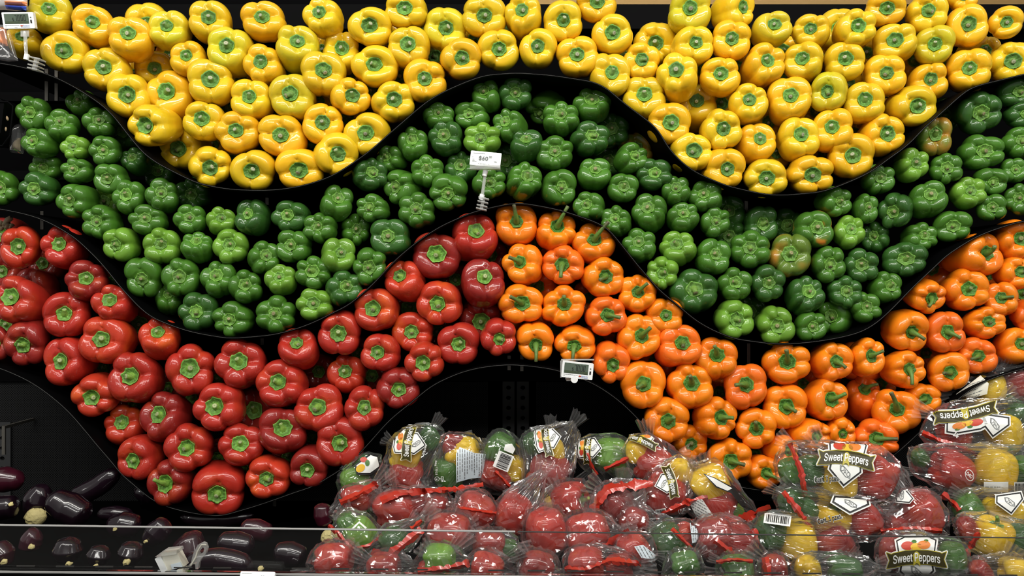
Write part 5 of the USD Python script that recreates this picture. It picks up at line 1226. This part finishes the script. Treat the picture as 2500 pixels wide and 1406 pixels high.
# ---------------------------------------------------------------- eggplants in the front bin
tinted('eggplant_skin', .30, 1.0, 14, .06, mottle=.35, spec=.3)
ye = lambda py: float(np.interp(py, [1150, 1370], [.06, -.25]))


def eggplant(label, line, rads, stub=None, stub_r=9, col=(.009, .003, .007), seed=0, y=None, ytilt=0.0):
    rng = np.random.default_rng(seed)
    line = np.array(line, float); s = np.r_[0, np.cumsum(np.linalg.norm(np.diff(line, axis=0), axis=1))] / 1.0
    y0 = ye(line[:, 1].mean()) if y is None else y
    u = np.linspace(0, 1, 26); uu = s / s[-1]
    kind = CubicSpline if len(line) > 2 else None
    q = np.c_[np.interp(u, uu, line[:, 0]), np.interp(u, uu, line[:, 1])] if kind is None else kind(uu, line)(u)
    r = np.interp(u, np.linspace(0, 1, len(rads)), rads) * np.sqrt(np.clip(1 - (2 * np.clip(u, 0, 1) - 1) ** 8, 0.0, 1))
    cap = np.minimum(1, np.sqrt(np.clip(u / .14, 0, 1))) * np.minimum(1, np.sqrt(np.clip((1 - u) / .14, 0, 1))); r = np.interp(u, np.linspace(0, 1, len(rads)), rads) * np.maximum(cap, .02)
    P = np.array([at(a, b, y0 + ytilt * (k / 25 - .5)) for k, (a, b) in enumerate(q)])
    rm = np.array([mm(a, y0) for a in r])
    m = tube(P, rm, 26)
    n = meshkit.fbm(m.vertices * 22 + rng.uniform(0, 50, 3), 2)[:, None] - .5
    c = P.mean(0); m.vertices = m.vertices + (m.vertices - c) / np.linalg.norm(m.vertices - c, axis=1, keepdims=True) * n * .005
    t = thing('eggplant', label, 'eggplant', pos=c, group='dark eggplants in the front bin')
    part('body', m, 'eggplant_skin', t, smooth=True, tint=np.tile(np.array(col) * rng.uniform(.8, 1.25), (len(m.vertices), 1)), origin=c)
    if stub:
        e = P[0] if np.linalg.norm(np.array(stub) - q[0]) < np.linalg.norm(np.array(stub) - q[-1]) else P[-1]
        p1 = at(stub[0], stub[1], y0 - mm(max(rads) * .92, y0)); rr = mm(stub_r, y0)
        st = trimesh.creation.icosphere(3, 1.0); st.vertices = st.vertices * [rr, rr * .7, rr * .85] + p1
        st.vertices = st.vertices + (meshkit.noise(st.vertices * 260, 7)[:, None] - .5) * .0035
        part('cut_stalk', st, 'cut_stalk', t, smooth=True, tint=np.tile([.55, .47, .20], (len(st.vertices), 1)), origin=c, label='pale yellow cut stalk end')


eggplant('dull maroon eggplant resting high at the left edge of the bin', [(-30, 1172), (10, 1170), (58, 1176)], [26, 32, 20], col=(.035, .004, .010), seed=1, y=.06)
eggplant('eggplant end with a small stalk dot at left edge above the guard', [(-40, 1250), (0, 1242), (44, 1236)], [22, 30, 26], (26, 1232), 6, seed=2)
eggplant('upright eggplant with broad pale cut stalk standing on the guard edge', [(118, 1190), (98, 1212), (88, 1262)], [20, 32, 24], (87, 1262), 25, seed=3, y=-.02)
eggplant('plump shiny eggplant lying across the middle left of the bin', [(118, 1212), (160, 1236), (215, 1268)], [26, 40, 34], seed=4, y=-.10)
eggplant('long curved eggplant rising right toward the red peppers', [(165, 1212), (220, 1198), (262, 1170), (294, 1146)], [20, 26, 24, 16], seed=5, y=.02)
eggplant('low eggplant with a bright streak left of the shiny round one', [(236, 1258), (275, 1254), (325, 1262)], [14, 20, 16], seed=6, y=-.02)
eggplant('round glossy eggplant touching the guard edge under the red peppers', [(262, 1290), (296, 1282), (344, 1288)], [20, 32, 24], (280, 1292), 5, seed=7, y=-.10)
eggplant('dark eggplant with stalk tip pointing down left of the tag holder', [(358, 1328), (380, 1302), (412, 1272)], [18, 30, 22], (356, 1322), 5, seed=8, y=-.16)
eggplant('eggplant with round pale stalk at far left behind the guard', [(95, 1298), (76, 1320), (70, 1346)], [18, 26, 24], (78, 1334), 8, (.03, .006, .012), seed=9)
eggplant('eggplant with grey sheen, third from left behind the guard', [(170, 1310), (166, 1344), (168, 1378)], [22, 36, 20], (168, 1376), 7, seed=10)
eggplant('eggplant with flat white shine beside two stalk dots behind guard', [(246, 1330), (242, 1352), (236, 1380)], [16, 28, 16], (235, 1380), 5, seed=11)
eggplant('eggplant with largest round stalk behind guard, left of tag holder', [(324, 1322), (318, 1350), (308, 1378)], [20, 32, 18], (309, 1372), 9, seed=12)
eggplant('eggplant at the lower left corner behind the guard', [(-14, 1330), (4, 1356), (8, 1384)], [20, 30, 18], (10, 1372), 8, (.03, .006, .012), seed=13)
eggplant('big pale-shining eggplant lying flat behind the fallen clip', [(452, 1378), (530, 1366), (620, 1388)], [22, 30, 24], (636, 1388), 7, seed=14, y=-.23)
eggplant('eggplant behind the white tag holder', [(452, 1300), (462, 1332), (446, 1380)], [30, 44, 26], col=(.03, .006, .012), seed=15, y=-.16)
eggplant('reddish eggplant crossing the guard edge in the middle left', [(588, 1286), (622, 1292), (664, 1306)], [18, 27, 22], col=(.035, .006, .012), seed=16, y=-.12)
eggplant('eggplant with two highlights above the flat one', [(530, 1320), (575, 1326), (622, 1334)], [20, 30, 22], seed=17, y=-.17)
eggplant('eggplant with vertical highlight left of the bagged peppers', [(668, 1350), (706, 1352), (746, 1366)], [22, 32, 24], seed=18, y=-.21)
eggplant('maroon eggplant with rough green stalk touching the bags', [(786, 1226), (788, 1252), (796, 1286)], [18, 24, 18], (806, 1310), 22, (.05, .004, .012), seed=19, y=-.10)
eggplant('black eggplant in shadow below the lowest left red pepper', [(330, 1206), (352, 1202), (384, 1222)], [18, 26, 18], seed=20, y=.04)
eggplant('black eggplant under the two lowest red peppers', [(440, 1262), (520, 1268), (620, 1256)], [14, 22, 14], seed=21, y=.02)

# ---------------------------------------------------------------- clear guard and front rail
YG = -.338
gl = lambda x: float(np.interp(x, [0, 600, 1255, 2500], [1282, 1289, 1299, 1315]))
gb = lambda x: float(np.interp(x, [0, 1255, 2500], [1389, 1401, 1413]))
for lab, x0, x1 in (('clear acrylic guard pane in front of the eggplants', -60, 1258), ('clear acrylic guard pane in front of the bagged peppers', 1264, 2570)):
    g = thing('guard_pane', lab, 'guard')
    P4 = [at(x0, gl(x0), YG), at(x1, gl(x1), YG), at(x1, gb(x1), YG), at(x0, gb(x0), YG)]
    poly = Polygon([(p[0], p[2]) for p in P4]); part('pane', prism(poly, YG - .003, YG + .003), 'guard_acrylic', g)
    part('top_edge', cat_([tube([P4[0] + [0, dy, .001], P4[1] + [0, dy, .001]], .0011 if x0 < 0 else .0006, 6) for dy in (-.002, .001)]), 'grey_metal' if x0 < 0 else 'dark_edge', g, label='polished top edge')
r = thing('front_rail', 'black front rail with grey metal line along the bottom of the case', 'rail')
P0, P1 = at(-60, 1391, YG - .008), at(2570, 1416, YG - .008)
sl = lambda dz0, dz1, y0, y1, m, nm: part(nm, prism(Polygon([(P0[0], P0[2] + dz0), (P1[0], P1[2] + dz0), (P1[0], P1[2] + dz1), (P0[0], P0[2] + dz1)]), y0, y1), m, r)
sl(-.0012, -.0035, YG - .010, YG - .0065, 'grey_metal', 'metal_line'); sl(-.0035, -.06, YG - .0098, YG - .004, 'black_plastic', 'rail_body'); sl(-.0085, -.0095, YG - .0115, YG - .009, 'dark_edge', 'lower_line')
for k in range(26):
    x = 40 + 96 * k; a, c = at(x, gb(x) - 9, YG + .012), at(x + 44, gb(x) - 6, YG + .012)
    if not 560 < x < 700:
        part('rail_slot', bx((a[0], YG + .012, c[2]), (c[0], YG + .014, a[2])), 'dark_edge', r)


# ---------------------------------------------------------------- price tags
class Tag:
    def __init__(self, label, tl, tr, bl, y, thick=.008, body='white_plastic', lean=.0):
        self.tl = at(*tl, y); self.u = at(*tr, y) - self.tl; self.v = at(*bl, y + lean) - self.tl
        n = np.cross(self.u, self.v); n /= np.linalg.norm(n); self.nn = n if n[1] < 0 else -n
        self.o = self.tl + (self.u + self.v) / 2
        self.T = thing('price_tag', label, 'price tag', pos=self.o)
        self.aspect = np.linalg.norm(self.u) / np.linalg.norm(self.v)
        p = affinity.scale(sbox(0, 0, self.aspect, 1).buffer(-.06).buffer(.06, 4), 1 / self.aspect, 1, origin=(0, 0))
        m = trimesh.creation.extrude_polygon(p, 1.0, engine='earcut'); v = m.vertices
        w = self.tl + v[:, :1] * self.u + v[:, 1:2] * self.v - self.nn * ((1 - v[:, 2:]) * thick)
        mm_ = trimesh.Trimesh(w, m.faces); mm_.fix_normals(); part('body', mm_, body, self.T, origin=self.o)

    def w(self, uv, lift):
        uv = np.asarray(uv, float); return self.tl + uv[:, :1] * self.u + uv[:, 1:2] * self.v + self.nn * lift

    def poly(self, name, poly, m, lift=.0004, label=None):
        vs = sheet(poly, 9)
        if len(vs[0]): part(name, (self.w(vs[0], lift), vs[1]), m, self.T, smooth=False, origin=self.o, label=label, kind='stuff' if name in ('small_print', 'price_digits', 'logo_mark') else None)

    def text(self, s, cu, cv, wu, hv, m='grey_print', lift=.0008, bold=True, name='lettering'):
        part(name, (self.w(fit_text(s, cu, cv, wu, hv, bold)[0], lift), fit_text(s, cu, cv, wu, hv, bold)[1]), m, self.T, smooth=False, origin=self.o, label=f'printed text {s}' if name == 'lettering' else None, kind='stuff')

    def lines(self, rows, m='grey_print'):
        for u0, u1, v0, h in rows:
            x = u0; out = []; k = 0
            while x < u1:
                l = (.02, .035, .015, .03)[k % 4]; out.append(sbox(x, v0, min(u1, x + l), v0 + h)); x += l + .007; k += 1
            self.poly('small_print', unary_union(out), m)


SEG = {'7': 'abc', '0': 'abcdef', '5': 'afgcd', '1': 'bc'}


def digit(ch, x, y, w, h, t):
    S = dict(a=(x, y, x + w, y + t), g=(x, y + h / 2 - t / 2, x + w, y + h / 2 + t / 2), d=(x, y + h - t, x + w, y + h), f=(x, y, x + t, y + h / 2), b=(x + w - t, y, x + w, y + h / 2), e=(x, y + h / 2, x + t, y + h), c=(x + w - t, y + h / 2, x + w, y + h))
    return unary_union([sbox(*S[k]).buffer(-.002) for k in SEG[ch]])


def lcd_tag(label, tl, tr, bl, y, **kw):
    T = Tag(label, tl, tr, bl, y, **kw)
    T.poly('screen', sbox(.07, .10, .84, .72), 'lcd', .0003)
    x = .40; out = [digit('5', .32, .36, .05, .18, .014), sbox(.342, .33, .350, .57)]
    T.poly('price_digits', unary_union(out), 'lcd_digit', .0007)
    for k, ch in enumerate('7000'):
        T.poly('price_digits', digit(ch, x, .18, .068, .36, .020), 'lcd_digit', .0007); x += .088 + (.012 if k == 1 else 0)
    T.poly('price_digits', sbox(.566, .50, .576, .54), 'lcd_digit', .0007)
    T.poly('screen_strip', sbox(.09, .56, .82, .70), 'lcd_faint', .0005)
    T.text('CHEDRAUI', .56, .63, .36, .10, 'lcd', .0009, False)
    T.lines([(.06, .52, .79, .022), (.07, .11, .88, .02), (.36, .45, .94, .02)])
    T.text('Selecto', .74, .83, .20, .10, 'blue_print', .0008, False); T.poly('logo_mark', Point(.585, .835).buffer(.035, 3).union(Point(.615, .83).buffer(.022, 4)), 'red_print', .0008)
    T.poly('logo_line', sbox(.56, .92, .86, .935), 'blue_print', .0008)
    T.poly('sensor', sbox(.885, .48, .935, .68), 'black_print', .0008); T.poly('sensor', sbox(.89, .30, .93, .36), 'lcd', .0008)
    return T


def stand(T, rod, joint, clip, y, both=False):
    a, b_ = at(*rod[0], y), at(*rod[1], y)
    part('rod', tube([a + (b_ - a) * k / 8 for k in range(9)], .0030, 10), 'clear_plastic', T.T, origin=T.o)
    for j in joint:
        c = at(*j, y); hs = mm(6.2, y)
        c2 = trimesh.creation.cylinder(hs, hs * 2.2, sections=16); c2.apply_transform(trimesh.transformations.rotation_matrix(.25, [0, 1, 0])); c2.apply_translation(c)
        part('joint', c2, 'white_plastic', T.T, origin=T.o)
    c = at(*clip, y); w = mm(13, y)
    parts = [bx(c + [-w, -.006, dz - .0012], c + [w, .014, dz + .0012]) for dz in (.010, .003, -.004, -.010)] + [bx(c + [-.003, -.002, -.012], c + [.003, .004, .012])]
    m = cat_(parts); m.apply_translation(-c); m.apply_transform(trimesh.transformations.rotation_matrix(.22, [0, 1, 0])); m.apply_translation(c)
    part('clip', m, 'clear_plastic', T.T, origin=T.o)


T = lcd_tag('white electronic price tag on a clear stand at the top left corner', (3, 30), (80, 29), (9, 70), -.06, lean=.004)
stand(T, ((61, 76), (64, 134)), [(65, 139)], (86, 156), -.058)
part('bracket', bx(at(50, 74, -.052), at(72, 90, -.05)), 'clear_plastic', T.T, origin=T.o)
T = lcd_tag('white electronic price tag reading 70.00 hanging below the orange peppers', (1374, 880), (1450, 888), (1370, 920), -.06)
c0 = at(1402, 926, -.058); kb = trimesh.creation.cylinder(.0065, .006, sections=20); kb.apply_transform(trimesh.transformations.rotation_matrix(math.pi / 2, [1, 0, 0])); kb.apply_translation(c0); part('knob', kb, 'white_plastic', T.T, origin=T.o)
part('arm', bx(at(1383, 930, -.054), at(1400, 922, -.02)), 'clear_plastic', T.T, origin=T.o)
part('holder', cat_([bx(at(1368, 922, -.052), at(1372, 880, -.050)), bx(at(1370, 880, -.052), at(1450, 876, -.050))]), 'clear_plastic', T.T, origin=T.o)

T = Tag('white paper price tag reading $60 standing among the green peppers', (1150, 367), (1225, 374), (1146, 402), -.075, body='tag_paper', lean=.004)
T.text('$60', .43, .47, .30, .34); T.text('00', .65, .33, .09, .13); T.lines([(.09, .46, .14, .022), (.07, .09, .42, .02), (.08, .14, .58, .02), (.08, .16, .66, .02), (.08, .22, .73, .02), (.78, .88, .62, .02), (.80, .88, .67, .02)])
T.text('4 00000001 10', .46, .86, .36, .08, bold=False)
part('holder_lip', cat_([bx(at(1147, 412, -.083), at(1222, 407, -.066))]), 'clear_plastic', T.T, origin=T.o)
stand(T, ((1186, 414), (1178, 474)), [(1184, 423), (1176, 481)], (1178, 497), -.070)

T = Tag('white paper price tag cut off by the bottom edge of the picture', (588, 1394), (672, 1396), (580, 1438), YG - .02, body='tag_paper', lean=-.012)
T.text('$89', .44, .46, .30, .36); T.text('00', .66, .30, .11, .14); T.lines([(.05, .34, .12, .02)])

# fallen tag holder and clip on the front rail
o = at(425, 1366, YG + .02)
H = thing('tag_holder', 'fallen clear and white tag holder lying behind the guard', 'tag holder', pos=o)
y_ = YG + .024
def slab(pts, y0, y1): return prism(Polygon([(at(a, c, y_)[0], at(a, c, y_)[2]) for a, c in pts]), y0, y1)
part('white_side', slab([(386, 1358), (400, 1352), (416, 1385), (404, 1394)], y_ - .012, y_ + .012), 'tag_paper', H, origin=o)
part('clear_cover', slab([(400, 1346), (437, 1340), (456, 1378), (414, 1388)], y_ - .010, y_ + .008), 'cream_plastic', H, origin=o)
part('clear_cover', slab([(388, 1352), (402, 1343), (438, 1339), (440, 1346), (402, 1351)], y_ - .014, y_ + .014), 'clear_plastic', H, origin=o)
part('tape_piece', slab([(424, 1372), (448, 1366), (453, 1378), (428, 1384)], y_ - .0115, y_ - .0105), 'sticker', H, origin=o)
part('joint', slab([(442, 1383), (456, 1381), (459, 1394), (442, 1395)], y_ - .016, y_ + .002), 'cream_plastic', H, origin=o)
o = at(482, 1355, YG + .02)
C_ = thing('plastic_clip', 'clear plastic spring clip lying beside the fallen tag holder', 'clip', pos=o)
jaw = Polygon([(458, 1384), (470, 1370), (476, 1346), (486, 1328), (498, 1322), (505, 1325), (509, 1336), (505, 1350), (494, 1362), (489, 1372), (487, 1386), (481, 1386), (480, 1374), (474, 1374), (464, 1386)]).difference(Polygon([(487, 1346), (499, 1332), (502, 1337), (500, 1346), (490, 1352)]))
j2 = Polygon([(at(a, c, y_)[0], at(a, c, y_)[2]) for a, c in jaw.exterior.coords], [[(at(a, c, y_)[0], at(a, c, y_)[2]) for a, c in jaw.interiors[0].coords]])
part('jaws', prism(j2, y_ - .006, y_ + .002), 'clear_plastic', C_, origin=o)
part('rib', tube([at(a, c, y_ - .007) for a, c in ((466, 1380), (478, 1360), (482, 1346), (492, 1330), (504, 1330))], .0012, 8), 'cream_plastic', C_, origin=o)

# ---------------------------------------------------------------- packs at the left edge
def pillow(pts, y, depth, n=18):
    p = Polygon(pts); v, f = sheet(p, 8); d = np.array([p.exterior.distance(Point(*q)) for q in v]); b = np.sqrt(np.clip(d / max(d.max(), 1e-6), 0, 1)) * depth
    A = np.array([at(a, c, y) for a, c in v]); top = A - np.c_[0 * b, b, 0 * b]; bot = A + np.c_[0 * b, b * .8 + .001, 0 * b]
    return trimesh.Trimesh(np.vstack([top, bot]), np.vstack([f, f[:, ::-1] + len(v)]), process=False)


o = at(30, 0, -.02)
S = thing('snack_pack', 'white, orange and blue printed pack at the top left corner', 'pack', pos=o)
part('pouch', pillow([(-40, -40), (66, -40), (66, 24), (40, 27), (10, 24), (-40, 26)], -.02, .02), 'pack_white', S, origin=o)
part('orange_stripe', pillow([(10, 2), (66, 4), (66, 14), (12, 12)], -.034, .008), 'pack_orange', S, origin=o)
part('blue_stripe', pillow([(12, 13), (64, 15), (64, 26), (16, 22)], -.036, .008), 'pack_blue', S, origin=o)
o = at(0, 95, .0)
S = thing('vegetable_pouch', 'clear pouch of orange pieces below the top left price tag', 'pouch', pos=o)
part('filling', pillow([(-40, 62), (14, 66), (18, 112), (-40, 116)], .02, .02), 'pack_orange', S, origin=o)
part('film', pillow([(-40, 56), (20, 62), (44, 148), (20, 150), (-40, 140)], .0, .014), 'pack_film', S, origin=o)
o = at(0, 300, .02)
S = thing('mushroom_tray', 'black tray of sliced brown mushrooms at the left edge', 'mushroom tray', pos=o)
part('tray', prism(Polygon([(at(a, c, .02)[0], at(a, c, .02)[2]) for a, c in ((-60, 246), (22, 248), (34, 258), (26, 330), (6, 358), (-60, 352))]).difference(Polygon([(at(a, c, .02)[0], at(a, c, .02)[2]) for a, c in ((-58, 252), (18, 254), (24, 264), (18, 322), (2, 346), (-58, 342))])), -.01, .04), 'black_plastic', S, origin=o)
rng = np.random.default_rng(8)
for k, (a, c) in enumerate(((2, 262), (12, 272), (4, 285), (-4, 275), (8, 300), (-2, 312), (12, 316), (2, 330), (-8, 296), (16, 288))):
    e = trimesh.creation.icosphere(2, 1.0); e.apply_scale([mm(7, .02), mm(4, .02), mm(5, .02)]); e.apply_transform(trimesh.transformations.random_rotation_matrix(rng.random(3))); e.apply_translation(at(a, c, .004)); part('mushroom_slice', e, 'mushroom', S, smooth=True, origin=o)
part('rim', tube([at(a, c, -.011) for a, c in ((-60, 247), (20, 249), (32, 259), (25, 330), (6, 356), (-60, 351))], .0016, 8), 'black_plastic', S, origin=o)
o = at(46, 345, .05)
S = thing('wrapped_pack', 'small film-wrapped dark pack beside the lowest left green peppers', 'pack', pos=o)
part('filling', pillow([(30, 340), (50, 336), (50, 368), (30, 366)], .05, .01), 'root_skin', S, origin=o); part('film', pillow([(22, 300), (64, 304), (56, 376), (26, 372)], .04, .018), 'pack_film', S, origin=o)
o = at(12, 545, .06)
S = thing('ginger_root', 'pale knobby root piece beside the far left red pepper', 'root')
pts = [((-20, 548), (8, 546), 9), ((8, 546), (28, 530), 7), ((10, 545), (22, 555), 8), ((22, 555), (30, 548), 5), ((-4, 548), (4, 562), 6)]
for k, (a, c, rr) in enumerate(pts):
    A, B_ = at(*a, .06), at(*c, .06); q = tube([A + (B_ - A) * i / 6 for i in range(7)], mm(rr, .06) * np.array([.4, .85, 1, .95, 1, .85, .4]), 12); q.vertices += (meshkit.noise(q.vertices * 180, k)[:, None] - .5) * .006
    part('knob', q, 'root_skin', S, smooth=True)
